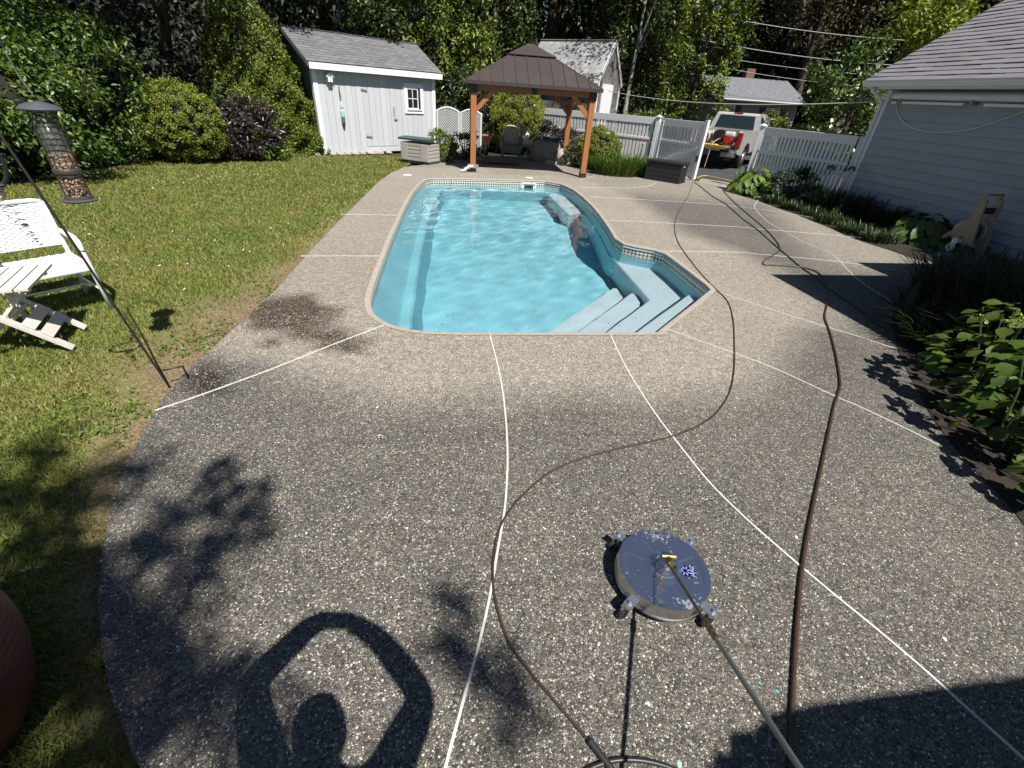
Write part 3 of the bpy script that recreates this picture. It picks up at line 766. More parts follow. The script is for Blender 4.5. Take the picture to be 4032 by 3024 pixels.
# field stones along the foot of the shed
stone = M('field_stone', (.45, .40, .34), .9, var=.35, vs=12, bump=.6, bs=25)
def rock(name, parent, c, d, mat, seed=0, sub=2, rough=.14):
    bm = bmesh.new(); bmesh.ops.create_icosphere(bm, subdivisions=sub, radius=1); rs = random.Random(seed)
    ph = [rs.uniform(0, 6) for _ in range(9)]
    for v in bm.verts:
        p = v.co; q = 1 + rough * (sin(3.1 * p.x + ph[0]) + sin(2.7 * p.y + ph[1]) + sin(3.7 * p.z + ph[2])) * .5 + rough * .5 * sin(7 * p.x + ph[3]) * sin(6 * p.y + ph[4])
        v.co = Vector((p.x * d[0], p.y * d[1], p.z * d[2])) * q
    me = bpy.data.meshes.new(name); bm.to_mesh(me); bm.free(); me.polygons.foreach_set('use_smooth', [True] * len(me.polygons)); me.materials.append(mat)
    o = link(bpy.data.objects.new(name, me), parent); o.location = c; return o
u45 = Vector((cos(radians(45.5)), sin(radians(45.5)), 0)); b45 = Vector((-u45.y, u45.x, 0)); S0 = Vector((-6.57, 15.85, 0))
for k, (sx, sw, sh) in enumerate(((-.32, .16, .10), (.25, .13, .06), (.50, .15, .06), (.78, .12, .06), (1.02, .16, .07), (1.28, .12, .07), (1.62, .17, .06), (1.88, .2, .09), (2.25, .13, .06))):
    p = S0 + u45 * sx - b45 * (.10 + .03 * (k % 3))
    o = rock('field_stone', None, (p.x, p.y, sh * .3 - .03), (sw, sw * .7, sh), stone, k)
    tag(o, ['rounded pale field stone below the left corner post of the shed', 'flat tan field stone nearest the left corner, along the shed foot', 'second flat stone from the left along the shed foot', 'small tan stone under the boards below the hanging buoy', 'pale stone just left of the shed door sill', 'small round stone at the left end of the shed door sill', 'flat stone under the left half of the shed door sill', 'largest pale stone in front of the shed door sill', 'last small stone under the shed door, nearest the storage bin'][k], 'stone', 'field stones along the shed foot')
# birdhouse under the eave
bh = thing('birdhouse', 'small white birdhouse hung under the shed eave', 'birdhouse', tuple(S0 + u45 * .475 - b45 * .085 + Vector((0, 0, 1.95))), radians(45.5))
MB().slab([(-.07, 0), (.07, 0), (.07, .15), (0, .22), (-.07, .15)], (0, .06, 0), (1, 0, 0), (0, 0, 1), .13, 0).build('body', white, bh)
for s in (-1, 1): MB().slab([(-.085, -.02), (.085, -.02), (.085, .13), (-.085, .13)], (s * .105, -.01, .135), (0, 1, 0), Vector((-s * .7, 0, .75)), .012, -.006).build('roof', white, bh)
MB().cyl((0, -.071, .12), (0, -.078, .12), .018).build('entrance_hole', darkm, bh)
MB().cyl((0, -.07, .07), (0, -.11, .07), .006).build('perch', white, bh)
# old lobster buoy on a rope
bu = thing('hanging_buoy', 'faded wooden lobster buoy in white and teal hanging on the shed', 'buoy', tuple(S0 + u45 * .77 - b45 * .06 + Vector((0, 0, .86))), radians(45.5))
MB().tube([(0, 0, 1.0), (-.01, -.01, .85), (.005, -.01, .72), (0, 0, .62)], .018, 6).build('rope', M('old_rope', (.30, .26, .21), .9, var=.4, vs=60), bu)
MB().lathe([(.012, .60), (.035, .55), (.045, .45), (.05, .40)], 12).build('collar', M('buoy_pale', (.62, .56, .50), .8, var=.3, vs=20), bu, smooth=True)
MB().lathe([(.05, .40), (.058, .30), (.06, .20), (.055, .12)], 12).build('body', M('buoy_teal', (.35, .58, .54), .8, var=.25, vs=20), bu, smooth=True)
MB().lathe([(.055, .12), (.055, .02), (.04, -.08), (.0, -.10)], 12).build('tail', M('buoy_dark', (.06, .07, .08), .8), bu, smooth=True)

# ---- cedar-shingled shed behind the fence
cedar = M('cedar_shingle', (.20, .185, .175), .9, var=.35, vs=14, orand=.22, stretch=(1, 1, .3))
oldroof = M('old_roof_shingle', (.34, .34, .34), .95, var=.35, vs=6, orand=.12)
bs = thing('shingled_shed', 'small weathered cedar-shingled shed with white trim behind the vinyl fence', 'shed', (2.75, 22.96, 0), radians(58.7))
BW, BD, BE, BR = 2.44, 3.6, 2.66, 4.05   # gable width, length to the left, eave and ridge heights
MB().prism([(.02, .02), (BW - .02, .02), (BW - .02, BD), (.02, BD)], 0, BE).build('wall', darkm, bs)
def cedar_wall(width, O, eu, top, rows, z1, clipf=None):
    for r in range(rows):
        z = z1 - (r + 1) * .19; x = -.0 - (.09 if r % 2 else 0)
        while x < width:
            w = .13 + .07 * random.random(); a, b2 = max(0, x), min(width, x + w)
            if b2 - a > .02:
                poly = [(a + .004, z), (b2 - .004, z), (b2 - .004, z + .21), (a + .004, z + .21)]
                if clipf: poly = clipf(poly)
                if len(poly) > 2: MB().slab(poly, O, eu, (0, 0, 1), .014, .004 * (r % 2)).build('shingle', cedar, bs)
            x += w
slope = (BR - BE) / (BW / 2)
def gclip(p): return clip(clip(p, slope, -1, BE), -slope, -1, BE + slope * BW)
cedar_wall(BW, (0, 0, 0), (1, 0, 0), BR, 14, BR - .02, gclip)
cedar_wall(BD, (0, BD, 0), (0, -1, 0), BE, 7, BE - .02)
pts = [(0, 0, BE), (BW / 2, 0, BR), (BW, 0, BE)]
for s, (p, q) in enumerate(((pts[0], pts[1]), (pts[2], pts[1]))):
    p, q = Vector(p), Vector(q); d = (q - p).normalized()
    MB().bar(p - d * .22 + Vector((0, -.06, .04)), q + Vector((0, -.06, .04)), .03, .13, (0, 0, 1)).build('rake_board', white, bs)
    # roof plane with courses of shingles
    e = p - d * .26
    Ls = (q - e).length
    MB().slab([(0, 0), (BD + .15, 0), (BD + .15, Ls), (0, Ls)], (e.x, -.08, e.z + .07), (0, 1, 0), d, .03, -.015).build('roof', roofb, bs)
    if s == 0:
        for r in range(9):
            x = -(.15 if r % 2 else 0); 
            while x < BD + .15:
                a, b2 = max(0, x), min(BD + .15, x + .33)
                if b2 - a > .03: MB().slab([(a + .004, r * Ls / 9), (b2 - .004, r * Ls / 9), (b2 - .004, (r + 1.1) * Ls / 9), (a + .004, (r + 1.1) * Ls / 9)], (e.x, -.08, e.z + .07), (0, 1, 0), d, -.02, -.018 - .004 * (r % 2)).build('roof_shingle', oldroof, bs)
                x += .33
MB().box((BW / 2, BD / 2, BR + .1), (.2, BD + .1, .03)).build('ridge_cap', M('ridge_tan', (.40, .34, .26), .9), bs)
MB().box((1.05, -.035, 1.45), (1.15, .04, 2.25)).build('door', white, bs)
for cx in (.03, BW - .03): MB().box((cx, -.03, 1.35), (.09, .05, 2.7)).build('corner_board', white, bs)
MB().box((-.18, BD / 2, BE - .14), (.03, BD, .14)).build('fascia', white, bs)

# ---- house wing on the right: shaded wall, gutter, awning, shingled roof
HA = radians(-10); hu = Vector((sin(HA), cos(HA), 0)); hp = Vector((cos(HA), -sin(HA), 0)); HC = Vector((7.96, 12.2, 0))
house = thing('white_house', 'white shingle-sided house wing with grey roof, gutter and rolled awning', 'house', tuple(HC), 0)
# local frame of the house: x along -hu (towards the viewer), y along hp (into the house)
house.rotation_euler = (0, 0, atan2(-hu.y, -hu.x))
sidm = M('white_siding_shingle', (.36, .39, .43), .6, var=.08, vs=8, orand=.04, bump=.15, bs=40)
HL = 5.28; EZ = 2.60
MB().box((HL / 2, 2.6 + .03, 1.25), (HL, 5.2, 2.5)).build('wall', M('house_sheathing', (.45, .47, .5), .8), house)
random.seed(21)
nrow = 14; ex = .176
for r in range(nrow):
    z = .05 + r * ex; x = .12 - random.random() * .3
    while x < HL:
        w = random.choice((.30, .42, .5, .6)); a, b2 = max(.12, x), min(HL, x + w)
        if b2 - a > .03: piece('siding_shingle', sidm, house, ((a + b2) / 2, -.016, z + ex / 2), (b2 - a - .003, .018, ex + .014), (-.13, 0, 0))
        x += w
piece('corner_board', white, house, (.05, -.02, 1.27), (.13, .045, 2.5))
piece('soffit', white, house, (HL / 2 - .1, -.14, 2.545), (HL + .5, .32, .02))
piece('fascia', white, house, (HL / 2 - .1, -.30, 2.62), (HL + .5, .025, .16))
mb = MB()  # k-style gutter with an outward roll
prof = [(0, 0), (-.09, 0), (-.115, .05), (-.125, .085), (-.14, .095), (-.14, .115), (-.13, .115), (-.115, .10), (-.085, .01), (-.01, .01), (-.01, .115), (0, .115)]
mb.slab(prof, (-.35, -.315, 2.57), (0, 1, 0), (0, 0, 1), HL + .5, 0)
mb.build('gutter', vinyl, house)
MB().tube([(-.1, -.37, 2.56), (-.08, -.36, 2.50), (-.02, -.12, 2.36), (-.01, -.07, 2.28), (-.01, -.065, 1.2), (-.01, -.065, .15), (-.01, -.2, .06)], .038, 8).build('downspout', vinyl, house, smooth=True)
# rolled awning and its bracket rail
MB().cyl((.30, -.12, 2.41), (HL, -.12, 2.41), .062, n=14).build('awning_roll', M('awning_metal', (.72, .76, .80), .35, var=.12, vs=3), house, smooth=True, angle=40)
MB().box((HL / 2 + .1, -.07, 2.47), (HL - .3, .12, .035)).build('awning_hood', M('awning_hood', (.34, .33, .30), .5), house)
for (a, b2) in ((.36, .47), (.62, 1.95), (2.35, HL)): piece('awning_bar', white, house, ((a + b2) / 2, -.15, 2.295), (b2 - a, .05, .045))
for a in (.33, .55, 2.1): piece('awning_bracket', M('bracket_grey', (.30, .28, .27), .5), house, (a, -.1, 2.33), (.05, .16, .07))
# roof
rs = Vector((0, .985, .61)).normalized(); RL = 3.9; O = Vector((-.35, -.42, 2.66))
MB().slab([(0, 0), (HL + .5, 0), (HL + .5, RL), (0, RL)], O, (1, 0, 0), rs, .03, -.03).build('roof', roofb, house)
roofsh = M('house_shingle', (.19, .18, .195), .92, var=.2, vs=20, orand=.09, fine=.2, fs=260)
tilt = atan2(rs.z, rs.y); nr = 24
for r in range(nr):
    x = -(.17 * (r % 3)) - random.random() * .1
    while x < HL + .5:
        w = .36 + .14 * random.random(); a, b2 = max(0, x), min(HL + .5, x + w)
        if b2 - a > .03:
            c = O + rs * (r * RL / nr + .08) + Vector((0, -sin(tilt), cos(tilt))) * (.016 + .005 * random.randint(0, 1))
            piece('roof_shingle', roofsh, house, (O.x + (a + b2) / 2, c.y, c.z), (b2 - a - .003, RL / nr + .03, .014), (tilt - .085, 0, 0))
        x += w
mb = MB(); mb.slab([(0, -.16), (RL, -.16), (RL, .0), (0, .0)], O + Vector((-.02, 0, 0)), rs, Vector((0, -sin(tilt), cos(tilt))), .025, -.02); mb.build('rake_board', white, house)
MB().slab([(0, 0), (5.2, 0), (2.6, 1.85)], (-.0, 0, 2.5), (0, 1, 0), (0, 0, 1), .03, 0).build('gable', sidm, house)
MB().slab([(0, 0), (HL + .5, 0), (HL + .5, 3.5), (0, 3.5)], (-.35, 5.6, 2.66), (1, 0, 0), (0, -.985, .61), .03, -.01).build('rear_roof', roofb, house)

# wing that juts towards the pool, with a porch roof over its door (mostly beside and behind the view)
wing = thing('house_extension', 'white house extension whose corner shows beside the strappy plants at right', 'house', (7.75, 7.0, 0), atan2(-hu.y, -hu.x))
MB().box((4.5, 2.5, 1.3), (9.0, 4.0, 2.6)).build('wall', M('house_sheathing', (.5, .5, .5)), wing)
for r in range(15):
    x = -.03 - random.random() * .3; z = .03 + r * ex
    while x < 2.6:
        a, b2 = max(.1, x), min(2.6, x + .5)
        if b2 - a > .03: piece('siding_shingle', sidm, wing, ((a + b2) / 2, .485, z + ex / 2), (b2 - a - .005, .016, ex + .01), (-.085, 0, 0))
        x += .5
piece('corner_board', white, wing, (.0, .47, 1.3), (.16, .06, 2.6))
def world_in(o, x, y): return (x, y)
porch = thing('porch_roof', 'low shingled porch roof of the house extension, just outside the picture', 'roof', (4.57, 4.88, 0), atan2(-hu.y, -hu.x))
mb = MB(); mb.box((2.6, 1.9, 2.66), (5.2, 3.8, .1)); mb.build('roof', roofb, porch)
MB().box((.15, 2.9, 2.62), (.9, 1.9, .1), None).build('roof_return', roofb, porch, loc=(-.34, .0, 0))
for (px, py) in ((.55, 1.75), (5.0, .2), (5.0, 1.9)): MB().box((px, py, 1.3), (.1, .1, 2.6)).build('post', white, porch)
rear = thing('rear_porch', 'shingled porch of the house behind the photographer', 'roof', (0, 0, 0), 0)
MB().prism([(1.62, -1.25), (1.74, -.90), (1.79, -.84), (1.83, -.85), (1.86, -.78), (1.95, -.77), (2.04, -.71), (2.21, -.67), (3.17, -.51), (6.4, .05), (7.2, -5), (1.3, -5)], 2.61, 2.71).build('roof', roofb, rear)
for (px, py) in ((2.3, -1.3), (6.2, -.6), (6.6, -4.7), (1.9, -4.7)): MB().box((px, py, 1.3), (.1, .1, 2.6)).build('post', white, rear)


# ---- ranch house across the street
fh = thing('ranch_house', 'low cream ranch house with grey roof seen beyond the pickup', 'house', (12.3, 36, .15), radians(4))
cream = M('cream_siding', (.33, .31, .26), .8, var=.1, vs=4)
MB().box((2.9, 3, 1.2), (5.8, 6, 2.5)).build('wall', cream, fh)
for r in range(12): piece('clapboard', cream, fh, (2.9, -.01, .1 + r * .2), (5.8, .03, .19), (-.08, 0, 0))
MB().slab([(-.3, 0), (6.1, 0), (6.1, 3.6), (-.3, 3.6)], (0, -.5, 2.42), (1, 0, 0), (0, .93, .36), .06, 0).build('roof', M('ranch_roof', (.17, .18, .20), .95, var=.35, vs=5, fine=.3, fs=25), fh)
MB().slab([(-.3, 0), (6.1, 0), (6.1, 3.6), (-.3, 3.6)], (0, 6.2, 2.42), (1, 0, 0), (0, -.93, .36), .06, -.06).build('rear_roof', roofb, fh)
MB().slab([(0, 0), (6, 0), (3, 1.2)], (5.8, 0, 2.43), (0, 1, 0), (0, 0, 1), .04, 0).build('gable', M('ranch_gable', (.62, .60, .55), .8), fh)
for r in range(7): MB().slab(clip(clip([(0, r * .16), (6, r * .16), (6, r * .16 + .13), (0, r * .16 + .13)], .4, -1, 0), -.4, -1, 2.4), (5.84, 0, 2.45), (0, 1, 0), (0, 0, 1), .02, 0).build('clapboard', M('ranch_gable', ()), fh)
piece('eave_board', white, fh, (2.9, -.5, 2.38), (6.4, .03, .10)); piece('gutter', white, fh, (2.9, -.56, 2.42), (6.4, .1, .06))
for (cx, w) in ((1.05, .9), (4.15, .95)):
    wf = MB().box((cx, -.05, 1.45), (w, .06, 1.25)).build('window', white, fh)
    MB().box((cx, -.085, 1.75), (w - .14, .012, .52)).build('pane', glassm, wf); MB().box((cx, -.085, 1.17), (w - .14, .012, .50)).build('pane', glassm, wf)
    MB().box((cx, -.1, .80), (w + .16, .1, .07)).build('sill', white, wf)
    for s in (-1, 1): MB().box((cx + s * (w / 2 + .24), -.05, 1.45), (.38, .04, 1.25)).build('shutter', M('shutter', (.03, .03, .045), .6), fh)
piece('chimney', M('brick_dull', (.2, .1, .07), .9), fh, (3.4, 3.4, 3.9), (.6, .6, .9))

# ---- white vinyl fence: long panel, gate leaf, panel to the house
def post(name, label, x, y, h, grp='white vinyl fence posts'):
    t = thing(name, label, 'post', (x, y, -.05), radians(-39.7), grp)
    MB().box((0, 0, h / 2), (.13, .13, h), bev=.008).build('shaft', vinyl, t)
    mb = MB(); mb.box((0, 0, h + .012), (.17, .17, .024)); mb.lathe([(.115, h + .024), (.012, h + .075)], 4); mb.build('cap', vinyl, t); return t
def fence_panel(name, label, a, b, h, pitch, rails, cat='fence', grp=None, brace=False, slat_w=.095, zb=.10, stiles=False):
    a, b = Vector((*a, 0)), Vector((*b, 0)); L = (b - a).length
    t = thing(name, label, cat, (a.x, a.y, 0), atan2(b.y - a.y, b.x - a.x), grp)
    for (z, hh) in rails: MB().box((L / 2, 0, z), (L, .045, hh), bev=.006).build('rail', vinyl, t)
    n = int(L / pitch)
    for k in range(n): piece('slat', vinyl, t, ((k + .5) * L / n, .002, (h + zb) / 2), (slat_w, .02, h - zb))
    if stiles:
        for x in (.05, L - .05): piece('stile', vinyl, t, (x, -.006, (h + zb) / 2), (.11, .055, h - zb + .06))
    if brace: MB().bar((.08, -.035, .22), (L - .08, -.035, .92), .05, .10).build('brace', vinyl, t)
    return t
RL_ = [(1.50, .20), (.98, .07), (.16, .15)]
fence_panel('vinyl_fence', 'long white vinyl slat fence running behind the gazebo', (.15, 20.5), (4.1, 17.2), 1.5, .135, RL_, 'fence', 'white vinyl fence panels')
post('fence_post', 'white capped fence post at the hinge side of the open gate leaf', 4.2, 17.12, 1.66)
post('fence_post', 'far white fence post half hidden behind the golden cypress', .12, 20.55, 1.66)
post('fence_post', 'white fence post between the pickup and the right-hand fence panel', 6.70, 15.02, 1.66)
post('fence_post', 'last white fence post against the house corner downspout', 8.06, 12.55, 1.60)
gt = fence_panel('gate_leaf', 'open white vinyl gate leaf with diagonal brace beside the black deck box', (4.29, 17.0), (5.26, 15.62), 1.5, .125, RL_, 'gate', brace=True, stiles=True)
piece('gate_post', vinyl, gt, (1.73, -.01, .82), (.10, .10, 1.68))
piece('latch', M('black_plastic', ()), gt, (1.72, -.07, .62), (.05, .04, .16))
fence_panel('vinyl_fence', 'white vinyl fence panel joining the gateway post to the house corner', (6.74, 14.95), (8.0, 12.66), 1.5, .112, RL_, 'fence', 'white vinyl fence panels', slat_w=.075)
fence_panel('vinyl_fence', 'low end of white fence glimpsed past the white shed-side lattice', (-2.0, 21.6), (.05, 20.6), 1.5, .135, RL_, 'fence', 'white vinyl fence panels')

# ---- white lattice screens with scalloped tops beside the shed
def lattice(label, a, b, h):
    a, b = Vector((*a, 0)), Vector((*b, 0)); L = (b - a).length
    t = thing('lattice_screen', label, 'lattice', (a.x, a.y, 0), atan2(b.y - a.y, b.x - a.x), 'white scalloped lattice screens')
    top = [(L * k / 12, h - .12 + .13 * sin(pi * k / 12)) for k in range(13)]
    mb = MB(); p = .085
    def hgt(x): return h - .14 + .13 * sin(pi * min(max(x / L, 0), 1))
    k = -int(h / p) - 1
    while k * p < L:
        for s in (1, -1):
            pts = []
            for q in np.linspace(0, h, 40):
                x = k * p + q if s == 1 else k * p + h - q
                if .02 < x < L - .02 and q < hgt(x): pts.append((x, q))
            if len(pts) > 1: mb.bar((pts[0][0], .006 * s, pts[0][1]), (pts[-1][0], .006 * s, pts[-1][1]), .012, .028, (0, 1, 0))
        k += 1
    tag(mb.build('lattice_strips', vinyl, t), kind='stuff')
    MB().tube([(x, 0, z) for x, z in top], .03, 6).build('scalloped_top', vinyl, t)
    for x in (.025, L - .025): MB().box((x, 0, (h - .12) / 2), (.05, .045, h - .12)).build('stile', vinyl, t)
    MB().box((L / 2, 0, .08), (L, .045, .06)).build('bottom_rail', vinyl, t)
A1, A2, A3 = Vector((-3.44, 18.9)), Vector((-2.58, 18.75)), Vector((-1.75, 18.6))
lattice('white lattice screen with scalloped top touching the garden shed', A1, A2, 1.42)
lattice('white lattice screen with scalloped top nearer the gazebo post', A2 + Vector((.03, 0)), A3, 1.40)

# ---- cedar gazebo with brown metal roof
gz = thing('gazebo', 'cedar gazebo with brown standing-seam metal roof at the pool end', 'gazebo', (-1.57, 14.21, 0), radians(7.2))
GW, GD = 3.26, 3.0
ced = M('stained_cedar', (.38, .165, .055), .5, col2=(.28, .11, .035), vs=3, stretch=(9, 9, .8), bump=.15, bs=30, orand=.08)
cedb = M('stained_cedar_beam', (.30, .125, .045), .55, col2=(.20, .075, .028), vs=3, stretch=(.8, 9, 9))
steel = M('black_steel', (.022, .020, .020), .5)
for (x, y) in ((0, 0), (GW, 0), (0, GD), (GW, GD)):
    piece('post', ced, gz, (x, y, 1.03), (.15, .15, 2.06))
    MB().box((x, y, .06), (.18, .18, .12), bev=.006).build('post_shoe', steel, gz)
    MB().box((x, y, 2.03), (.19, .19, .20), bev=.006).build('corner_bracket', steel, gz)
for y in (0, GD):
    piece('beam', cedb, gz, (GW / 2, y, 2.09), (GW - .18, .09, .19))
    MB().box((GW / 2, y, 2.09), (.16, .11, .21)).build('beam_splice', steel, gz)
for x in (0, GW): piece('beam', cedb, gz, (x, GD / 2, 2.09), (.09, GD - .18, .185))
for (x, y, dx, dy) in ((0, 0, 1, 0), (GW, 0, -1, 0), (0, 0, 0, 1), (GW, 0, 0, 1), (0, GD, 1, 0), (GW, GD, -1, 0), (0, GD, 0, -1), (GW, GD, 0, -1)):
    MB().bar((x + dx * .05, y + dy * .05, 1.53), (x + dx * .55, y + dy * .55, 2.03), .075, .11).build('knee_brace', ced, gz)
brown = M('brown_metal', (.088, .072, .066), .42, metal=.35, var=.12, vs=2, orand=.05)
ov = .20; EZ2 = 2.20; cx0, cx1 = GW / 2 - .62, GW / 2 + .62; cy0, cy1 = GD / 2 - .55, GD / 2 + .55; CZ = 2.86
def face(name, p0, p1, q1, q0, npan, parent, mat):
    """Hip-roof face from eave p0-p1 to top q0-q1, divided into standing-seam panels."""
    p0, p1, q0, q1 = map(Vector, (p0, p1, q0, q1)); eu = (p1 - p0).normalized(); W = (p1 - p0).length
    up = (q0 - p0) - eu * (q0 - p0).dot(eu); T = up.length; ev = up.normalized()
    s0 = (q0 - p0).dot(eu); s1 = (q1 - p0).dot(eu)
    poly = [(0, 0), (W, 0), (s1, T), (s0, T)]
    for k in range(npan):
        a, b2 = k * W / npan, (k + 1) * W / npan
        pp = clip(clip(poly, 1, 0, -a - .004), -1, 0, b2 - .004)
        if len(pp) > 2:
            pan = MB().slab(pp, p0, eu, ev, .012, 0).build(name, mat, parent)
        if k:
            q = clip(clip(poly, 1, 0, -a + .010), -1, 0, a + .010)
            if len(q) > 2: MB().slab(q, p0, eu, ev, .034, 0).build('seam', mat, pan)
E0 = [(-ov, -ov, EZ2), (GW + ov, -ov, EZ2), (GW + ov, GD + ov, EZ2), (-ov, GD + ov, EZ2)]
C0 = [(cx0, cy0, CZ), (cx1, cy0, CZ), (cx1, cy1, CZ), (cx0, cy1, CZ)]
for k in range(4): face('roof_panel', E0[k], E0[(k + 1) % 4], C0[(k + 1) % 4], C0[k], 11 if k % 2 == 0 else 10, gz, brown)
for k in range(4): MB().tube([E0[k], C0[k]], .03, 6).build('hip_cap', brown, gz)
mb = MB()
for k in range(4): mb.bar(Vector(E0[k]) - Vector((0, 0, .03)), Vector(E0[(k + 1) % 4]) - Vector((0, 0, .03)), .05, .075)
mb.build('eave_trim', M('brown_trim', (.045, .036, .034), .5), gz)
e2 = .06; Z2 = 2.885
E1 = [(cx0 - e2, cy0 - e2, Z2), (cx1 + e2, cy0 - e2, Z2), (cx1 + e2, cy1 + e2, Z2), (cx0 - e2, cy1 + e2, Z2)]
tx = [(GW / 2 - .10, GD / 2 - .03, 3.17), (GW / 2 + .10, GD / 2 - .03, 3.17), (GW / 2 + .10, GD / 2 + .03, 3.17), (GW / 2 - .10, GD / 2 + .03, 3.17)]
for k in range(4):
    p0, p1, q1, q0 = E1[k], E1[(k + 1) % 4], tx[(k + 1) % 4], tx[k]
    face('vent_roof_panel', p0, p1, q1, q0, 1, gz, brown)
MB().bar((GW / 2 - .12, GD / 2, 3.18), (GW / 2 + .12, GD / 2, 3.18), .10, .03).build('ridge_cap', brown, gz)
# downpipe stub strapped at the left post
gp = thing('pipe_elbow', 'white plastic pipe elbow strapped to the gazebo left post foot', 'pipe', (-1.57, 14.21, 0), radians(7.2))
MB().tube([(.0, -.13, .16), (-.12, -.15, .15), (-.25, -.2, .06), (-.36, -.24, .035)], [.035, .035, .035, .028], 8).build('pipe', vinyl, gp, smooth=True)
MB().box((0, -.1, .16), (.30, .05, .10)).build('bracket', M('grey_bracket', (.35, .36, .37), .4, metal=.5), gp)

# ================================================================ OBJECTS
stainless = M('stainless', (.62, .62, .63), .16, metal=1., fine=.10, fs=40)
brushed = M('brushed_stainless', (.55, .54, .52), .28, metal=1., bump=.05, bs=200)
brass = M('brass', (.30, .22, .11), .4, metal=1.)
blackr = M('black_rubber', (.018, .018, .019), .6)
zinc = M('zinc_plate', (.58, .62, .66), .28, metal=.9)
# ---- flat surface cleaner
cl = thing('surface_cleaner', 'round stainless flat surface cleaner on four casters, lance attached', 'cleaner', (.775, 1.316, 0), 0)
R = .214
def disc_mat():
    m = bpy.data.materials.new('polished_disc'); m.use_nodes = True; n = m.node_tree.nodes; l = m.node_tree.links
    b = n['Principled BSDF']; b.inputs['Metallic'].default_value = 1; b.inputs['Roughness'].default_value = .14; b.inputs['Base Color'].default_value = (.72, .74, .78, 1)
    tc = n.new('ShaderNodeTexCoord')
    v = n.new('ShaderNodeTexNoise'); v.inputs['Scale'].default_value = 75; v.inputs['Detail'].default_value = 3
    w = n.new('ShaderNodeTexNoise'); w.inputs['Scale'].default_value = 7; w.inputs['Detail'].default_value = 2
    for q in (v, w): l.new(tc.outputs['Object'], q.inputs['Vector'])
    mu = n.new('ShaderNodeMath'); mu.operation = 'MULTIPLY'; l.new(v.outputs['Fac'], mu.inputs[0]); l.new(w.outputs['Fac'], mu.inputs[1])
    r = n.new('ShaderNodeMapRange'); r.inputs['From Min'].default_value = .335; r.inputs['From Max'].default_value = .40; l.new(mu.outputs[0], r.inputs['Value'])
    # dried water spots scatter light: rough, pale film on the polished metal
    d = n.new('ShaderNodeBsdfDiffuse'); d.inputs['Color'].default_value = (.55, .56, .58, 1)
    sc = n.new('ShaderNodeMath'); sc.operation = 'MULTIPLY'; l.new(r.outputs['Result'], sc.inputs[0]); sc.inputs[1].default_value = .36; sc2 = n.new('ShaderNodeMath'); sc2.operation = 'ADD'; l.new(sc.outputs[0], sc2.inputs[0]); sc2.inputs[1].default_value = .03
    ms = n.new('ShaderNodeMixShader'); l.new(sc2.outputs[0], ms.inputs[0]); l.new(b.outputs[0], ms.inputs[1]); l.new(d.outputs[0], ms.inputs[2]); l.new(ms.outputs[0], n['Material Output'].inputs['Surface'])
    return m
dm = disc_mat()
MB().lathe([(R * .998, .045), (R * 1.02, .047), (R * 1.02, .058), (R, .062), (R, .118), (R * .985, .128)], 72, cap=False).build('skirt', brushed, cl, smooth=True, angle=40)
# dished top with four pressed sector panels
NA, NR = 144, 30; V = []; F = []
for i in range(NR + 1):
    r = R * .985 * i / NR
    for k in range(NA):
        th = 2 * pi * k / NA; z = .128
        loc = ((th - radians(45)) % (pi / 2)) - pi / 4
        f = r / R
        rr = min(f - .38, .86 - f) / .02; aa = (radians(24) - abs(loc)) * f / .025
        q = min(1, max(0, min(rr, aa))); z -= .0035 * (q * q * (3 - 2 * q))
        z += .004 * (1 - f) if f < .3 else 0
        V.append((r * cos(th), r * sin(th), z))
for i in range(NR):
    for k in range(NA): F.append((i * NA + k, (i + 1) * NA + k, (i + 1) * NA + (k + 1) % NA, i * NA + (k + 1) % NA))
MB().add(V, F).build('top_plate', dm, cl, smooth=True)
MB().lathe([(.062, .128), (.058, .136), (.045, .14), (.044, .165), (.036, .172), (.034, .20), (.022, .206), (.0, .206)], 32).build('swivel_hub', stainless, cl, smooth=True, angle=35)
hb = MB(); hb.cyl((-.03, 0, .205), (.035, 0, .205), .012, n=8); hb.cyl((0, .012, .19), (0, -.05, .225), .015, n=8); hb.build('elbow', brass, cl, smooth=True, angle=40)
for k in range(4):
    th = radians(43 + 90 * k); d = Vector((cos(th), sin(th), 0)); s = Vector((-d.y, d.x, 0))
    c0 = d * (R - .008); c1 = d * (R + .062)
    arm = MB(); arm.bar(c0 + Vector((0, 0, .100)), c1 + Vector((0, 0, .100)), .042, .004); arm.build('caster_arm', zinc, cl)
    cs = MB(); pv = d * (R + .046); cs.lathe([(.012, .098), (.012, .106), (.007, .107), (.007, .118), (.0, .118)], 8, (pv.x, pv.y, 0)); cs.lathe([(.020, .082), (.022, .09), (.018, .098)], 16, (pv.x, pv.y, 0))
    tr = Vector((-.8, -.35, 0)).normalized() * .018
    for q in (-1, 1): cs.bar(pv + Vector((0, 0, .085)) + tr.cross(Vector((0, 0, 1))).normalized() * .013 * q, pv + tr + Vector((0, 0, .028)) + tr.cross(Vector((0, 0, 1))).normalized() * .013 * q, .018, .003, (1, 0, 0))
    fork = cs.build('caster_fork', zinc, cl, smooth=True, angle=40)
    ax = tr.cross(Vector((0, 0, 1))).normalized(); wc = pv + tr + Vector((0, 0, .027))
    MB().lathe([(.0, -.009), (.021, -.009), (.026, -.006), (.026, .006), (.021, .009), (.0, .009)], 20, wc, ax).build('wheel', blackr, fork, smooth=True, angle=40)
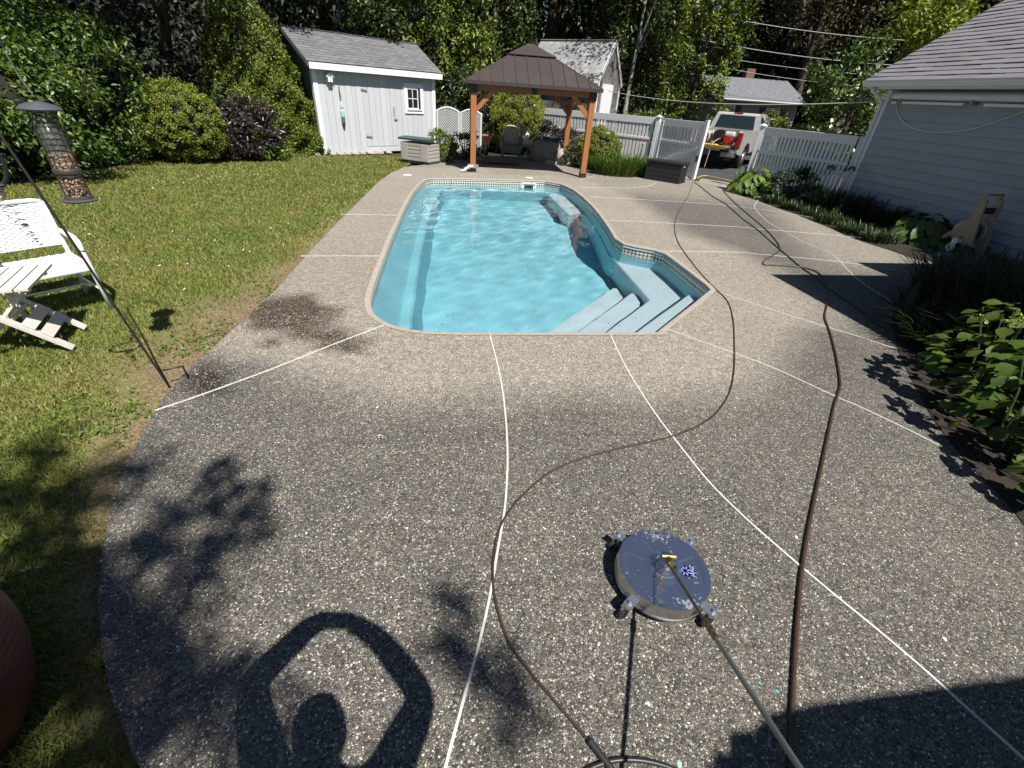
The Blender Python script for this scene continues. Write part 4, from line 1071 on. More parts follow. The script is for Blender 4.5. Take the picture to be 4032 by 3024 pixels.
# emblem: swirling eight-petal flower with lettering, printed on the panel towards the right
blue = M('emblem_blue', (.20, .24, .62), .35); dk = M('emblem_dark', (.012, .014, .03), .4)
em = Vector((.098, -.010, 0)); eth = radians(-100)
def petals(sc, z, mat, name):
    mb = MB()
    for k in range(8):
        a0 = 2 * pi * k / 8; pts = []
        for t, w in ((.25, .0), (.5, .17), (.78, .20), (1.0, .0)):
            pts.append((t, w))
        poly = [(t, w + .22 * t * t) for t, w in pts] + [(t, -w * .5 + .22 * t * t) for t, w in pts[-2:0:-1]]
        q = [(em.x + sc * (x * cos(a0) - y * sin(a0)), em.y + sc * (x * sin(a0) + y * cos(a0))) for x, y in poly]
        mb.add([(x, y, z) for x, y in q], [tuple(range(len(q)))])
    mb.build(name, mat, cl)
mb = MB(); mb.lathe([(.029, .1256), (0, .1256)], 24, (em.x, em.y, 0)); mb.box((.132, -.012, .1255), (.022, .072, .0004), (0, 0, radians(-8))); mb.build('emblem_ground', dk, cl)
petals(.027, .1262, blue, 'emblem_flower')
fc = bpy.data.curves.new('emblem_lettering', 'FONT'); fc.body = 'JANZ'; fc.size = .026; fc.align_x = 'CENTER'; fc.align_y = 'CENTER'; fc.shear = .25; fc.extrude = .0002
fo = bpy.data.objects.new('tmp_text', fc); COL.objects.link(fo)
bpy.context.view_layer.update(); dg = bpy.context.evaluated_depsgraph_get()
me = bpy.data.meshes.new_from_object(fo.evaluated_get(dg)); bpy.data.objects.remove(fo)
me.materials.clear(); me.materials.append(M('emblem_pale', (.42, .46, .72), .35))
lt = link(bpy.data.objects.new('emblem_lettering', me), cl); lt.location = (.132, -.012, .1264); lt.rotation_euler = (0, 0, radians(82))
# lance
ln = thing('wash_lance', 'long steel wash lance running from the cleaner hub towards the viewer', 'lance', (.763, 1.304, .19), 0)
Q = [Vector(p) - Vector((.763, 1.304, .19)) for p in ((.763, 1.262, .222), (.760, .905, .395), (.758, .819, .436), (.757, .76, .463), (.751, .30, .70), (.745, -.12, .92))]
MB().tube([Q[0], Q[1]], .0062, 12).build('lower_tube', M('dark_tube', (.12, .115, .10), .3, metal=.8), ln, smooth=True, angle=50)
d = (Q[3] - Q[1]).normalized()
prof = [(.008, 0), (.0115, .004), (.0115, .018), (.009, .022), (.0125, .027), (.0125, .048), (.009, .053), (.0115, .058), (.0115, .078), (.008, .084)]
MB().lathe(prof, 14, Q[1], d).build('coupling', brass, ln, smooth=True, angle=40)
MB().lathe([(.0085, -.03), (.011, -.028), (.011, 0)], 10, Q[0], d).build('hub_fitting', brass, ln, smooth=True, angle=40)
MB().tube([Q[1] + d * .075, Q[4], Q[5]], .0082, 12).build('upper_tube', M('grey_tube', (.22, .24, .24), .35, metal=.7), ln, smooth=True, angle=50)

# ---- hoses
def hose(name, label, pts, r, mat, z=None, group=None, ext=()):
    P = smooth_line([(p[0], p[1], (z or r) + .001) for p in pts] + list(ext), 0, 7)
    o = MB().tube(P, r, 8).build(name, mat, None, smooth=True, angle=60)
    return tag(o, label, 'hose', group)
def braid(name, col):
    m = M(name, col, .45, spec=.6); n = m.node_tree.nodes; l = m.node_tree.links
    return m
brownh = M('brown_hose', (.05, .034, .024), .38, var=.25, vs=40, spec=.7)
blackh = M('black_hose', (.022, .022, .023), .42)
greenh = M('green_hose', (.02, .05, .045), .45)
hose('pressure_hose', 'brown pressure hose snaking from the gate round the pool to the black grip', [(5.264,15.498),(4.352,12.867),(3.362,10.315),(2.916,8.958),(2.658,7.766),(2.551,6.514),(2.532,5.661),(2.541,5.193),(2.403,4.635),(2.155,3.946),(1.973,3.481),(1.785,3.088),(1.563,2.778),(1.344,2.584),(1.106,2.444),(0.825,2.326),(0.559,2.206),(0.309,2.053),(0.110,1.822),(0.000,1.612),(-0.030,1.434),(-0.024,1.255),(0.007,1.121),(0.065,0.984),(0.164,0.864),(0.270,0.758),(0.366,0.661)], .0062, brownh, group='hoses on the deck')
hose('supply_hose', 'thicker brown hose looping on the right and running off the bottom edge', [(5.779,14.281),(5.574,13.606),(5.276,12.141),(5.060,10.851),(4.824,9.347),(4.616,8.411),(4.424,7.838),(4.140,7.427),(3.828,7.063),(3.701,6.808),(3.930,6.814),(4.278,6.801),(4.404,6.616),(4.315,6.243),(4.111,5.796),(3.784,5.241),(3.552,4.863),(3.380,4.453),(3.170,3.988),(2.972,3.583),(2.844,3.342),(2.712,3.155),(2.599,3.003),(2.371,2.671),(2.115,2.297),(1.876,1.949),(1.682,1.662),(1.530,1.424),(1.410,1.222),(1.289,1.008),(1.191,0.829),(1.123,0.705),(1.083,0.623),(1.028,0.497)], .0095, M('brown_supply', (.062, .034, .02), .42, var=.3, vs=25, spec=.6), group='hoses on the deck')
hose('garden_hose', 'dark green garden hose crossing the shaded deck into the right planting bed', [(5.203,15.202),(5.128,14.333),(4.958,12.829),(4.928,11.737),(4.704,10.194),(4.624,9.292),(4.473,8.283),(4.365,7.530),(4.271,6.843),(4.247,6.325),(4.186,5.929),(4.150,5.206),(4.112,4.695),(4.241,4.243),(4.353,3.916),(4.425,3.598)], .0095, greenh, group='hoses on the deck')
hose('coiled_hose', 'dark hose end arching along the bottom edge of the picture', [(0.240,0.473),(0.306,0.541),(0.365,0.579),(0.442,0.604),(0.517,0.612),(0.590,0.608),(0.660,0.593),(0.724,0.564),(0.753,0.506)], .0085, blackh, group='hoses on the deck')
gr = thing('hose_grip', 'black ribbed rubber grip at the near end of the brown pressure hose', 'hose grip', (*(0.366,0.661), .014), 0)
g0 = Vector((*(0.360,0.667), 0)); g1 = Vector((*(0.435,0.583), 0)); gd = (g1 - g0).normalized(); gl_ = (g1 - g0).length
prof = [(.0075, 0), (.012, .003)]
for k in range(6): prof += [(.0135, .012 + k * .017), (.0105, .020 + k * .017)]
prof += [(.0125, .12), (.012, .16), (.006, .165)]
MB().lathe(prof, 14, (0, 0, 0), gd).build('grip', blackr, gr, smooth=True)
# yellow cord and small connectors at the gate
yc = M('yellow_cord', (.62, .38, .03), .45)
tag(MB().tube(smooth_line([(5.482,16.065),(6.107,16.958),(6.424,16.587),(6.722,16.132),(6.959,15.771)], .005, 5), .016, 6).build('extension_cord', yc, None, smooth=True), 'yellow cord lying across the stone strip in the gateway', 'cord')
vc = thing('valve_cluster', 'black hose couplings bunched at the foot of the gate leaf', 'couplings', (*(5.298,15.513), 0), 0)
for k, (dx, dy, a) in enumerate(((0, 0, .3), (.08, .06, 1.2), (-.06, .1, 2.2), (.12, -.04, .8))):
    MB().cyl((dx, dy, .03), (dx + .16 * cos(a), dy + .16 * sin(a), .05 + .02 * k), .024, .018, 8).build('coupling', blackh, vc, smooth=True, angle=40)

# ---- storage bin and deck box
beige = M('resin_beige', (.40, .375, .345), .6, var=.12, vs=6)
bn = thing('storage_bin', 'beige resin storage bin with dark green lid in front of the shed', 'storage bin', (*(-3.467,15.084), 0), radians(-22))
mb = MB(); mb.box((0, .33, .03), (.98, .60, .06), bev=.02); mb.build('base', M('resin_green', (.05, .085, .085), .5), bn)
for k in range(5): MB().box((0, .33, .11 + k * .1), (1.02 - .006 * k, .64, .094), bev=.018).build('panel_course', beige, bn)
for (x, s) in ((-.36, 1), (.36, 1)): MB().box((x, .006, .31), (.24, .012, .46), bev=.01).build('raised_panel', beige, bn)
lid = MB()
for k in range(8):
    t0, t1 = k / 8, (k + 1) / 8
    lid.box((0, -.02 + .70 * (t0 + t1) / 2, .62 + .055 * sin(pi * (.15 + .7 * (t0 + t1) / 2))), (1.10, .70 / 8 + .004, .05), (atan2(.055 * pi * .7 * cos(pi * (.15 + .7 * (t0 + t1) / 2)), .7), 0, 0))
lid.build('lid', M('resin_green', ()), bn)
bx = thing('deck_box', 'black resin wicker deck box beside the open gate', 'storage box', (*(3.639,15.241), 0), radians(-37))
bk = M('black_resin', (.018, .018, .020), .5, var=.3, vs=8)
for k in range(4): MB().box((.56, .27, .075 + k * .115), (1.10, .52, .110), bev=.006).build('wall_course', bk, bx)
MB().box((.56, .27, .525), (1.16, .58, .07), bev=.015).build('lid', bk, bx)
MB().box((.56, .27, .02), (1.12, .54, .04)).build('base', bk, bx)
MB().box((1.115, .18, .46), (.02, .16, .035)).build('handle', M('dull_grey', (.35, .35, .36), .5), bx)

# ---- white woven armchair
ch = thing('woven_armchair', 'white woven garden armchair on the lawn at the left edge', 'chair', (-4.34, 3.80, -.03), radians(56))
wv = M('white_weave', (.80, .82, .85), .5)
wvs = M('white_weave_relief', (.80, .82, .85), .55)
def weave(name, O, eu, ev, W, H, parent, bulge=0.):
    """Woven panel: horizontal strands over ribs."""
    O, eu, ev = Vector(O), Vector(eu).normalized(), Vector(ev).normalized(); nn = eu.cross(ev); mb = MB(); rows = int(H / .016); cols = int(W / .03)
    for r in range(rows):
        pts = []
        for c in range(cols * 2 + 1):
            x = W * c / (cols * 2); ph = (c + 2 * r) * pi / 2
            pts.append(O + eu * x + ev * ((r + .5) * H / rows) + nn * (.0045 * sin(ph) + bulge * sin(pi * x / W)))
        mb.tube(pts, .0085, 4, cap=False)
    return tag(mb.build(name, wvs, parent, smooth=True), kind=None)
cw, cd, sh_ = .58, .52, .43
def leg(p): return MB().tube(p, .019, 8).build('leg', wv, ch, smooth=True)
for s in (-1, 1):
    leg([(s * .29, -.28, 0), (s * .285, -.25, .43), (s * .285, -.235, .50), (s * .285, -.20, .60), (s * .285, -.13, .645)])
    MB().tube([(s * .285, -.235, .56), (s * .288, -.19, .625), (s * .29, -.10, .65), (s * .285, .10, .655), (s * .28, .27, .65)], [.02, .024, .026, .024, .02], 8).build('armrest', wv, ch, smooth=True)
    leg([(s * .27, .31, 0), (s * .27, .23, .43), (s * .27, .29, .66), (s * .265, .34, .90)])
    MB().tube([(s * .28, -.23, .44), (s * .27, .23, .42)], .016, 8).build('side_rail', wv, ch, smooth=True)
    MB().tube([(s * .285, -.265, .20), (s * .27, .27, .20)], .011, 6).build('stretcher', wv, ch, smooth=True)
MB().tube([(-.285, -.01, .20), (.28, -.01, .20)], .011, 6).build('stretcher', wv, ch, smooth=True)
weave('seat', (-.285, -.25, .445), (1, 0, 0), (0, 1, -.02), .57, .49, ch)
MB().box((0, -.255, .415), (.57, .03, .06), bev=.012).build('seat_front', wv, ch)
weave('backrest', (-.265, .26, .52), (1, 0, 0), (0, .2, 1), .53, .38, ch, -.02)
MB().tube([(-.265, .34, .90), (-.2, .347, .912), (.2, .347, .912), (.265, .34, .90)], .018, 8).build('top_rail', wv, ch, smooth=True)

# ---- folding slatted table
tw = M('bleached_teak', (.68, .63, .59), .75, var=.18, vs=8, stretch=(4, 4, 1), orand=.07)
tb_ = thing('folding_table', 'small whitewashed slatted folding table with crossed legs in front of the armchair', 'table', (-4.0, 3.14, -.03), atan2(-.87, .49))
# local x runs along the slats, local +y to the right edge of the table
TH = .56
for k in range(6):
    y = -.22 + k * .088; piece('slat', tw, tb_, (0, y, TH), (.60, .078, .018))
for x in (-.2, .2): piece('crossbar', tw, tb_, (x, 0, TH - .03), (.05, .46, .035))
for x, s in ((-.17, 1), (.23, 1)):
    MB().bar((x, .31, .03), (x, -.21, TH - .02), .022, .062, (1, 0, 0)).build('leg', tw, tb_)
for x in (-.12, .18):
    MB().bar((x, -.30, .02), (x, .20, TH - .02), .022, .055, (1, 0, 0)).build('leg', tw, tb_)
for yy in (.12, .20):
    z = .03 + (.31 - yy) / .52 * .51 + .036; piece('lower_slat', tw, tb_, (.03, yy, z), (.40, .082, .016), (-atan2(.51, .52), 0, 0))
MB().bar((-.2, .03, .30), (.25, .03, .30), .02, .02).build('pivot_rod', tw, tb_)

# ---- shepherd hook with feeder and spinner
ironb = M('black_iron', (.012, .012, .012), .5)
sp_ = thing('shepherd_hook', 'leaning black shepherd hook planted at the deck edge', 'hook', (-2.54, 2.67, -.03), 0)
O_ = Vector((-2.54, 2.67, -.03))
def rel(p): return Vector(p) - O_
pole = [(-2.54, 2.67, -.05), (-2.70, 2.69, .6), (-2.81, 2.70, 1.1), (-2.95, 2.72, 1.65), (-3.05, 2.74, 2.0), (-3.08, 2.78, 2.12), (-3.02, 2.84, 2.2), (-2.93, 2.88, 2.18), (-2.88, 2.90, 2.08), (-2.87, 2.90, 1.99)]
MB().tube(smooth_line([rel(p) for p in pole], 0, 5), .0075, 8).build('rod', ironb, sp_, smooth=True)
MB().tube(smooth_line([rel(p) for p in ((-3.03, 2.73, 1.95), (-2.98, 2.60, 2.16), (-2.86, 2.46, 2.22), (-2.75, 2.38, 2.18), (-2.70, 2.36, 2.08))], 0, 5), .006, 8).build('side_hook', ironb, sp_, smooth=True)
MB().tube([rel(p) for p in ((-2.545, 2.671, .12), (-2.46, 2.76, .11), (-2.455, 2.765, -.05))], .007, 6).build('foot_prong', ironb, sp_, smooth=True)
fd = thing('bird_feeder', 'caged black tube bird feeder half full of peanuts hanging from the hook', 'bird feeder', (-2.82, 2.90, 1.22), radians(15))
mesh = M('cage_wire', (.055, .045, .04), .5)
FR, FH = .062, .50
mb = MB()
for k in range(14):
    a = 2 * pi * k / 14; mb.tube([(FR * cos(a), FR * sin(a), .02), (FR * cos(a), FR * sin(a), FH)], .0018, 4, cap=False)
for k in range(16):
    z = .03 + k * (FH - .04) / 15; mb.tube([(FR * cos(a), FR * sin(a), z) for a in np.linspace(0, 2 * pi, 17)], .0018, 4, cap=False)
mb.build('wire_cage', mesh, fd)
def nuts():
    n = 520; th = rng.uniform(0, 2 * pi, n); z = rng.uniform(.03, .27, n); r = FR * .78
    P = np.stack([r * np.cos(th), r * np.sin(th), z], 1); V = []; o = MB()
    for p in P:
        t = rdir(1)[0]; a = Vector(t) * .0095
        o.tube([Vector(p) - a, Vector(p), Vector(p) + a], [.0035, .0068, .0035], 5)
    return o
tag(nuts().build('peanuts', M('peanut', (.50, .32, .19), .6, isl=.45), fd, smooth=True), kind='stuff')
MB().lathe([(.0, .03), (FR * .72, .03), (FR * .72, .275), (.0, .28)], 14).build('seed_core', M('peanut_dark', (.2, .12, .07), .8), fd)
gm = bpy.data.materials.new('clear_tube'); gm.use_nodes = True
_n = gm.node_tree.nodes; _l = gm.node_tree.links; _t = _n.new('ShaderNodeBsdfTransparent'); _t.inputs[0].default_value = (.86, .9, .9, 1); _ms = _n.new('ShaderNodeMixShader'); _ms.inputs[0].default_value = .16
_n['Principled BSDF'].inputs['Roughness'].default_value = .12; _n['Principled BSDF'].inputs['Base Color'].default_value = (.35, .4, .42, 1); _l.new(_t.outputs[0], _ms.inputs[1]); _l.new(_n['Principled BSDF'].outputs[0], _ms.inputs[2]); _l.new(_ms.outputs[0], _n['Material Output'].inputs['Surface'])
MB().lathe([(FR * .86, .02), (FR * .86, FH - .01)], 20).build('clear_tube', gm, fd, smooth=True)
MB().lathe([(.0, .0), (.088, .004), (.093, .012), (.088, .016), (.07, .018), (.07, .035), (.0, .035)], 28).build('seed_tray', M('feeder_base', (.07, .07, .07), .5), fd, smooth=True, angle=40)
MB().lathe([(.098, FH - .004), (.102, FH + .003), (.08, FH + .022), (.03, FH + .038), (.0, FH + .04)], 28).build('roof', M('feeder_roof', (.07, .075, .09), .5), fd, smooth=True, angle=40)
MB().lathe([(FR * 1.05, .16), (FR * 1.12, .17), (FR * 1.12, .185), (FR * 1.05, .195)], 20).build('port_ring', mesh, fd)
wire = M('hanger_wire', (.35, .36, .36), .4, metal=.8)
MB().tube([(0, 0, FH + .06), (-.03, .0, FH + .16), (-.045, 0, .78)], .0025, 5).build('hanger', wire, fd)
# spinner at the left edge
sn = thing('wind_spinner', 'black hanging ornament with a wire spiral tail at the left edge', 'ornament', (-2.70, 2.36, 1.24), radians(40))
MB().tube(smooth_line([(-.0, 0, .84), (-.02, 0, .45), (-.115, 0, .40), (-.145, 0, .30), (-.10, 0, .20), (.0, 0, .165), (.05, 0, .21), (.065, 0, .30), (.03, 0, .39), (-.02, 0, .45)], 0, 5), .010, 8).build('ring', ironb, sn, smooth=True)
for k in range(6):
    z = .17 - .012 * k; MB().tube([(-.01 + (.036 - .004 * k) * cos(a), (.036 - .004 * k) * sin(a), z) for a in np.linspace(0, 2 * pi, 17)], .0035, 5).build('rib', M('spinner_rib', (.30, .28, .26), .4, metal=.6), sn, smooth=True)
pts = []
for k in range(120):
    t = k / 119; a = t * 2 * pi * 7; r = .034 * (1 - .55 * t) * (1 if t > .08 else t / .08); pts.append((-.01 + .05 * t + r * cos(a), r * sin(a), .10 - .24 * t))
MB().tube(pts, .0018, 4).build('spiral_tail', wire, sn, smooth=True)
for k, (z, r) in enumerate(((-.03, .017), (-.085, .014), (-.12, .008), (-.14, .007), (-.16, .006))):
    MB().lathe([(.0, -r * .6), (r, 0), (.0, r * .6)], 12, (.025 + .008 * k, 0, z)).build('bead', M('bead_%d' % (k % 2), ((.08, .03, .03), (.5, .5, .5))[k % 2], .2), sn, smooth=True)
MB().tube([(.05, 0, -.14), (.07, 0, -.25)], .0015, 4).build('drop_wire', wire, sn)

# ---- red glazed jar at the lower left
ur = thing('garden_jar', 'tall dark red glazed ceramic jar standing on the grass, lower left corner', 'jar', (-1.76, .53, -.03), 0)
jm = M('red_glaze', (.10, .026, .02), .4, col2=(.05, .024, .018), vs=3, bump=.35, bs=40, stretch=(1, 1, 6))
prof = []
for t, r in ((0, .13), (.05, .15), (.2, .22), (.4, .275), (.58, .295), (.72, .28), (.84, .235), (.91, .19), (.94, .175)):
    prof.append((r, t * .82))
pp = smooth_line([(r, z, 0) for r, z in prof], 0, 16)
MB().lathe([(p.x * (1 + .008 * sin(p.y * 230)), p.y) for p in pp] + [(.205, .80), (.205, .83), (.16, .835), (.15, .70)], 48).build('body', jm, ur, smooth=True)
MB().lathe([(.205, .79), (.222, .805), (.222, .83), (.19, .838)], 48).build('rim', M('red_rim', (.2, .035, .03), .3), ur, smooth=True)

# ---- under the gazebo: wicker chair, boulder, step, barrow
wc = thing('wicker_chair', 'pale wicker armchair in the shade under the gazebo', 'chair', (-.63, 18.05, 0), radians(8))
wk = M('pale_wicker', (.55, .52, .40), .7, var=.3, vs=60, bump=.8, bs=120)
wk_shade = M('shaded_wicker', (.20, .20, .17), .7, var=.3, vs=60, bump=.8, bs=120)  # darker copy of the pale wicker; gazebo shade is put into its colour
mb = MB(); P = [(-.26, .22, .42), (-.30, .2, .66), (-.27, .24, .84), (-.17, .27, .96), (0, .28, 1.0), (.17, .27, .96), (.27, .24, .84), (.30, .2, .66), (.26, .22, .42)]
MB().tube(smooth_line(P, 0, 4), .045, 8).build('back_rim', wk, wc, smooth=True)
bp_ = [Vector((p[0], p[1] + .01, p[2])) for p in smooth_line(P, 0, 2)]
MB().add([(p.x, .26, p.z) for p in bp_] + [(p.x, .28, p.z) for p in bp_], [tuple(range(len(bp_))), tuple(range(2 * len(bp_) - 1, len(bp_) - 1, -1))]).build('back_panel', wk, wc)
for s in (-1, 1):
    MB().tube(smooth_line([(s * .30, .2, .66), (s * .36, .0, .66), (s * .36, -.22, .64), (s * .34, -.30, .58)], 0, 4), .05, 8).build('arm', wk_shade, wc, smooth=True)
    MB().box((s * .34, -.03, .46), (.05, .5, .34)).build('side_panel', wk_shade, wc)
    for y in (-.27, .24): MB().cyl((s * .31, y, 0), (s * .31, y, .42), .028, n=8).build('leg', wk_shade, wc)
MB().box((0, -.03, .40), (.62, .56, .10), bev=.03).build('seat', wk_shade, wc)
MB().box((0, -.30, .29), (.60, .03, .16)).build('apron', wk_shade, wc)
bo = rock('boulder', None, (.72, 17.95, .30), (.66, .46, .44), M('granite', (.30, .27, .24), .9, var=.4, vs=5, bump=.7, bs=12), 5, 3, .13)
tag(bo, 'large rounded granite boulder under the right side of the gazebo', 'boulder')
bo2 = rock('boulder', None, (1.22, 17.55, .20), (.25, .22, .27), M('granite_pale', (.42, .37, .31), .9, var=.4, vs=6, bump=.7, bs=14), 9, 3, .15)
tag(bo2, 'smaller pale upright boulder beside the back gazebo post', 'boulder')
tag(rock('edging_stone', None, (.83, 17.28, .03), (.28, .12, .09), stone, 12), 'low pale edging stone in front of the boulders', 'stone')
bgm = M('blue_cloth', (.01, .05, .20), .7, var=.3, vs=9)
bl = thing('blue_bag', 'blue folded bag lying on top of the boulder', 'bag', (.78, 17.85, .70), radians(-14))
MB().box((0, 0, .035), (.62, .30, .08), (0, .05, 0), bev=.03).build('body', bgm, bl); MB().box((.06, -.12, .07), (.22, .1, .05), (0, 0, .4), bev=.02).build('flap', M('grey_cloth', (.25, .27, .3), .8), bl)
MB().tube([(.2, -.15, .06), (.3, -.2, .02), (.38, -.18, -.02)], .02, 6).build('strap', bgm, bl)
ws = thing('wooden_step', 'low brown wooden step on the deck under the gazebo', 'step', (-1.15, 16.3, 0), radians(7))
oldw = M('old_brown_wood', (.23, .12, .05), .8, var=.4, vs=9, stretch=(1, 6, 6))
for k in range(4): MB().box((.25, k * .26, .07), (1.25, .23, .05)).build('plank', oldw, ws)
for x in (-.2, .7): MB().box((x, .39, .022), (.08, 1.0, .044)).build('runner', oldw, ws)
wb = thing('wheelbarrow', 'rusty red wheelbarrow tipped up behind the gazebo left post', 'wheelbarrow', (-1.72, 18.9, 0), radians(20))
rust = M('rusty_red', (.20, .07, .05), .7, var=.4, vs=6)
tr = MB(); a = [(-.30, -.25), (.30, -.25), (.34, .55), (-.34, .55)]; b_ = [(-.2, -.1), (.2, -.1), (.22, .35), (-.22, .35)]
tr.add([(x, y, .62) for x, y in a] + [(x, y, .32) for x, y in b_], [(0, 1, 5, 4), (1, 2, 6, 5), (2, 3, 7, 6), (3, 0, 4, 7), (4, 5, 6, 7)])
tr.build('tray', rust, wb)
for s in (-1, 1):
    MB().tube([(s * .06, -.5, .2), (s * .2, .1, .3), (s * .28, .9, .55)], .02, 6).build('handle', M('ash_handle', (.4, .33, .25), .7), wb); MB().tube([(s * .2, .3, .32), (s * .24, .42, .0)], .015, 6).build('leg', iron, wb)
MB().lathe([(.0, -.04), (.17, -.04), (.19, 0), (.17, .04), (.0, .04)], 20, (0, -.5, .19), (1, 0, 0)).build('wheel', blackr, wb, smooth=True)
tag(MB().lathe([(.02, 0), (.04, .01), (.04, .06), (.022, .09), (.022, 1.3), (.05, 1.32), (.05, 1.42), (.0, 1.45)], 10).build('garden_post', vinyl, None, loc=(-1.28, 20.1, 0)), 'slim white post in the planting behind the gazebo', 'post')
tag(MB().lathe([(.14, 0), (.15, .02), (.05, .06), (.04, .32), (.13, .42), (.15, .50), (.15, .62), (.05, .70), (.09, .76), (.0, .84)], 16).build('stone_lantern', M('cast_white', (.7, .7, .67), .8), None, loc=(-.08, 18.6, 0), smooth=True), 'small white garden ornament on a pedestal beside the wicker chair', 'ornament')

# ---- hose reel cart by the house wall
hr = thing('hose_reel_cart', 'beige resin hose reel cart in the shade against the house wall', 'hose reel', (8.03, 8.55, 0), atan2(-hu.y, -hu.x))
tanr = M('tan_resin', (.38, .31, .22), .6, var=.1, vs=8); 
for y in (-.16, .16):
    poly = [(-.42, .02), (-.34, .02), (-.12, .26), (.10, .30), (.20, .05), (.34, .03), (.34, .10), (.26, .40), (.20, .62), (.14, .92), (.05, .92), (.04, .60), (-.08, .42), (-.30, .17), (-.44, .10)]
    MB().slab(poly, (0, y + .02, 0), (1, 0, 0), (0, 0, 1), .04, 0).build('side_frame', tanr, hr)
    fl_ = MB().lathe([(.0, -.02), (.19, -.02), (.20, 0), (.19, .02), (.0, .02)], 28, (.02, y * .72, .36), (0, 1, 0)).build('reel_flange', M('pale_resin', (.5, .46, .36), .6), hr, smooth=True, angle=40)
    for k in range(4): MB().cyl((.02 + .10 * cos(k * pi / 2 + .6), y * .72 - (.03 if y < 0 else -.03), .36 + .10 * sin(k * pi / 2 + .6)), (.02 + .10 * cos(k * pi / 2 + .6), y * .72, .36 + .10 * sin(k * pi / 2 + .6)), .028, n=10).build('flange_hole', blackr, fl_)
MB().tube([(.08, -.16, .93), (.09, -.16, 1.0), (.09, .16, 1.0), (.08, .16, .93)], .022, 8).build('handle', tanr, hr, smooth=True)
MB().box((.10, 0, .74), (.05, .32, .10)).build('cross_panel', M('dark_brown_resin', (.05, .04, .035), .6), hr)
MB().tube([(.02 + (.13 + .012 * (k % 3)) * cos(k * .5), -.09 + .18 * (k / 150), .36 + (.13 + .012 * (k % 3)) * sin(k * .5)) for k in range(150)], .013, 6).build('wound_hose', greenh, hr, smooth=True)
for y in (-.2, .2): MB().lathe([(.0, -.025), (.09, -.025), (.10, 0), (.09, .025), (.0, .025)], 20, (.28, y, .10), (0, 1, 0)).build('wheel', blackr, hr, smooth=True, angle=40)

# ---- clothes line, swag of rope, overhead wires
def cable(name, label, a, b, sag, r, mat, cat='line', grp=None, n=24):
    a, b = Vector(a), Vector(b); P = [a.lerp(b, t) - Vector((0, 0, 4 * sag * t * (1 - t))) for t in np.linspace(0, 1, n)]
    return tag(MB().tube(P, r, 5).build(name, mat, None, smooth=True), label, cat, grp)
ropem = M('white_rope', (.62, .60, .55), .7, var=.15, vs=50)
cable('clothes_line', 'white clothes line stretched from the small shed to the house corner', (3.2, 22.7, 2.32), (7.80, 12.24, 2.30), .22, .012, ropem)
tag(MB().tube(smooth_line([tuple(HC + (-hu) * s - hp * .05 + Vector((0, 0, z))) for s, z in ((.40, 2.24), (.47, 2.14), (.70, 1.98), (1.0, 1.87), (1.45, 1.81), (1.95, 1.85), (2.4, 1.96), (2.9, 2.18), (3.3, 2.40))], 0, 6), .010, 6).build('rope_swag', M('cream_rope', (.82, .78, .66), .7), None, smooth=True), 'cream rope hanging in a swag under the rolled awning', 'rope')
wirem = M('wire_grey', (.30, .30, .30), .5)
for k, (z0, z1, lab) in enumerate(((6.6, 6.1, 'highest overhead wire crossing the dark trees at right'), (5.4, 4.9, 'second overhead wire from the top at right'), (4.75, 4.4, 'third overhead wire from the top at right'), (4.3, 3.7, 'lowest overhead wire just above the ranch roof'))):
    cable('overhead_wire', lab, (9.5, 34, z0), (26, 34, z1), .3, .022 if k < 2 else .016, wirem, 'wire', 'overhead wires')

TRZ = radians(-38)
# ---- pickup truck with pressure-washing gear
TP = thing('pickup_truck', 'silver pickup backed up to the gateway with its tailgate down', 'truck', (7.2, 20.1, -.05), TRZ)
silver = M('silver_paint', (.62, .61, .58), .28, metal=.35, coat=.6, var=.05, vs=2)
tblack = M('truck_black', (.012, .012, .013), .6)
chrome = M('chrome_bumper', (.50, .50, .48), .3, metal=.8)
# local: x to the right of the truck, y forwards, rear at y = 0
hw = 1.0
def profile_side(s):
    poly = [(0, .62), (0, 1.30), (.05, 1.36), (2.0, 1.36), (2.05, 1.34), (2.05, .62), (1.62, .55)]
    arc = [(1.2 + .44 * cos(t), .50 + .44 * sin(t)) for t in np.linspace(.12, pi - .12, 12)]
    return poly + arc + [(.75, .50), (.2, .55)]
for s in (-1, 1):
    MB().slab(profile_side(s), (s * hw - (.10 if s > 0 else 0), 0, 0), (0, 1, 0), (0, 0, 1), .10, 0).build('bed_side', silver, TP)
    MB().slab([(0, 0), (.14, -.02), (.16, .30), (.13, .52), (0, .50)], (s * (hw + .012) - .02, -.012, .78), (0, 1, 0), (0, 0, 1), .035, 0).build('taillight_side', M('tail_red', (.28, .01, .012), .2, coat=.6), TP)
    MB().box((s * (hw - .055), -.015, 1.04), (.16, .05, .52), bev=.02).build('taillight', M('tail_red', ()), TP)
    wh_ = MB().lathe([(.0, -.12), (.25, -.12), (.36, -.10), (.38, 0), (.36, .10), (.25, .12), (.0, .12)], 24, (s * .84, 1.2, .38), (1, 0, 0)).build('wheel', blackr, TP, smooth=True, angle=40)
    MB().lathe([(.0, -.01), (.22, -.01), (.23, .01), (.0, .03)], 18, (s * .965, 1.2, .38), (s, 0, 0)).build('hub_cap', chrome, wh_, smooth=True)
    MB().lathe([(.0, -.12), (.36, -.10), (.38, 0), (.36, .10), (.0, .12)], 24, (s * .84, 4.5, .38), (1, 0, 0)).build('wheel', blackr, TP, smooth=True, angle=40)
    MB().box((s * (hw + .17), 3.75, 1.32), (.22, .10, .26), bev=.03).build('mirror', silver, TP)
MB().box((0, 1.0, .74), (1.8, 2.0, .06)).build('bed_floor', tblack, TP)
MB().box((0, 2.02, 1.05), (1.9, .06, .62)).build('bed_front', silver, TP)
